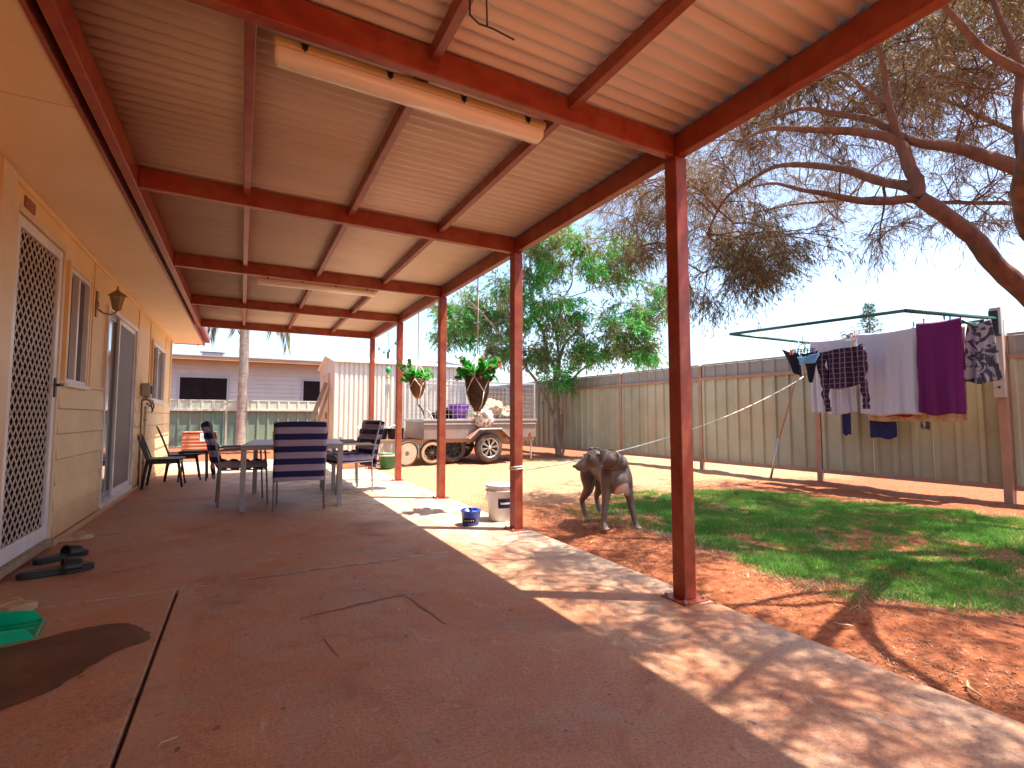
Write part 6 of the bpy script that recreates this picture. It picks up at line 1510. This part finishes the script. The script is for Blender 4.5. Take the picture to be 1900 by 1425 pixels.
# local frame: -Y is where the chest faces, +X is image right
D_ = MB()
D_.tube(resample([(0.0, 0.40, 0.50), (0.0, 0.30, 0.52), (0.0, 0.12, 0.49), (0.0, -0.05, 0.46), (0.0, -0.16, 0.45), (0.0, -0.23, 0.46)], 5),
        [(0.075 + 0.0, 0.085)] * 3 + [(0.105, 0.11)] * 4 + [(0.10, 0.105)] * 4 + [(0.115, 0.13)] * 5 + [(0.12, 0.15)] * 5 + [(0.115, 0.14)] * 3 + [(0.095, 0.12)] * 2, 20)
D_.ell((0.0, -0.15, 0.405), (0.105, 0.12, 0.125), 18, 12)             # chest
D_.ell((0.055, -0.15, 0.44), (0.07, 0.09, 0.12), 14, 10); D_.ell((-0.055, -0.15, 0.44), (0.07, 0.09, 0.12), 14, 10)
D_.ell((0.0, -0.13, 0.55), (0.105, 0.14, 0.085), 16, 10)            # withers
D_.ell((0.02, 0.36, 0.50), (0.095, 0.13, 0.11), 16, 10)              # rump
D_.tube(resample([(0.0, -0.12, 0.53), (-0.04, -0.20, 0.575), (-0.12, -0.255, 0.605), (-0.23, -0.28, 0.622)], 4), [0.10, 0.098, 0.094, 0.088, 0.082, 0.077, 0.073, 0.070, 0.067, 0.065, 0.063, 0.062, 0.06], 18)
hd = Vector((-0.262, -0.285, 0.618))
D_.ell(hd, (0.086, 0.074, 0.070), 20, 14)
D_.ell(hd + Vector((-0.03, -0.035, -0.025)), (0.07, 0.055, 0.055), 16, 10); D_.ell(hd + Vector((-0.03, 0.035, -0.025)), (0.07, 0.055, 0.055), 16, 10)
D_.tube([hd + Vector((-0.04, 0, -0.005)), hd + Vector((-0.10, 0, -0.045)), hd + Vector((-0.148, 0, -0.072)), hd + Vector((-0.175, 0, -0.084))], [(0.056, 0.056), (0.047, 0.043), (0.042, 0.038), (0.030, 0.028)], 14)
D_.tube([hd + Vector((-0.035, 0, -0.050)), hd + Vector((-0.09, 0, -0.088)), hd + Vector((-0.135, 0, -0.112))], [(0.042, 0.030), (0.034, 0.022), (0.022, 0.014)], 12)
D_.ell(hd + Vector((-0.180, 0, -0.070)), (0.018, 0.022, 0.017), 10, 8)
def leg(pts, rs): rp = resample(pts, 4); n = len(rp); m = len(rs) - 1; D_.tube(rp, [rs[min(m, int(i * m / (n - 1)))] * (1 - ((i * m / (n - 1)) % 1)) + rs[min(m, int(i * m / (n - 1)) + 1)] * ((i * m / (n - 1)) % 1) for i in range(n)], 12)
def paw(p, yaw=0):
    p = Vector(p); D_.ell(p + Vector((0, -0.015, 0.020)), (0.030, 0.040, 0.021), 12, 8)
    for k in (-1.5, -0.5, 0.5, 1.5): D_.ell(p + Vector((k * 0.0145, -0.048 + abs(k) * 0.006, 0.014)), (0.009, 0.017, 0.013), 8, 6)
FRONT = [(-0.150, -0.21), (0.135, -0.24)]
for x, y in FRONT:
    s_ = 1 if x > 0 else -1
    leg([(s_ * 0.060, -0.12, 0.52), (s_ * 0.088, -0.15, 0.40), (s_ * 0.108, -0.165, 0.29), (x * 0.90, -0.19, 0.17), (x * 0.98, y + 0.02, 0.075), (x, y, 0.028)], [0.072, 0.070, 0.048, 0.033, 0.028, 0.026, 0.028]); paw((x, y, 0))
REAR = [(-0.105, 0.25), (0.12, 0.40)]
for x, y in REAR:
    s_ = 1 if x > 0 else -1
    leg([(s_ * 0.05, y + 0.06, 0.48), (s_ * 0.075, y + 0.02, 0.38), (x * 0.85, y - 0.02, 0.29), (x * 0.95, y + 0.06, 0.20), (x, y + 0.095, 0.155), (x, y + 0.05, 0.07), (x, y + 0.01, 0.028)], [0.085, 0.078, 0.058, 0.042, 0.030, 0.026, 0.024, 0.026]); paw((x, y, 0))
D_.tube(resample([(0.0, 0.44, 0.52), (0.01, 0.50, 0.46), (0.02, 0.54, 0.36), (0.02, 0.57, 0.27)], 4), [0.030, 0.028, 0.026, 0.025, 0.023, 0.021, 0.019, 0.017, 0.015, 0.013, 0.011, 0.009, 0.007], 10)
db = D_.build('body', M['dog_coat'], dog)
rm = db.modifiers.new('remesh', 'REMESH'); rm.mode = 'VOXEL'; rm.voxel_size = 0.0075; rm.use_smooth_shade = True
sm = db.modifiers.new('smooth', 'SMOOTH'); sm.factor = 0.6; sm.iterations = 14
nosem = glass_dark('dog_nose', (0.01, 0.008, 0.008), 0.25)
MB().ell(hd + Vector((-0.195, 0, -0.068)), (0.011, 0.017, 0.012), 12, 8).build('nose', nosem, dog, smooth=True)
for s_ in (-1, 1):
    MB().ell(hd + Vector((-0.078, s_ * 0.047, 0.022)), (0.011, 0.010, 0.010), 12, 8).build('eye', nosem, dog, smooth=True)
    mb = MB()
    def ear(u, v):
        w = 0.090 * (1 - 0.6 * v) ; c = hd + Vector((0.020, s_ * 0.052, 0.066))
        out = Vector((0.010 - 0.012 * v, s_ * (0.042 * math.sin(v * 2.0) + 0.006), 0.022 * math.sin(v * 3.14) - 0.095 * v * v))
        return tuple(c + out + Vector(((u - 0.5) * w, s_ * 0.010 * math.sin(u * math.pi), 0)))
    mb.grid(ear, 8, 10); e = mb.build('ear', M['dog_coat'], dog, smooth=True); e.modifiers.new('s', 'SOLIDIFY').thickness = 0.006; e.modifiers.new('ss', 'SUBSURF').levels = 1
mb = MB(); cc = Vector((-0.10, -0.240, 0.598)); dx_ = Vector((-0.85, -0.45, 0.22)).normalized(); u_ = dx_.cross(Vector((0, 0, 1))).normalized(); v_ = dx_.cross(u_)
mb.tube([cc + u_ * 0.082 * math.cos(i * math.pi / 12) + v_ * 0.082 * math.sin(i * math.pi / 12) for i in range(25)], (0.006), 6, cap=False); mb.build('collar', M['brass'], dog, smooth=True)
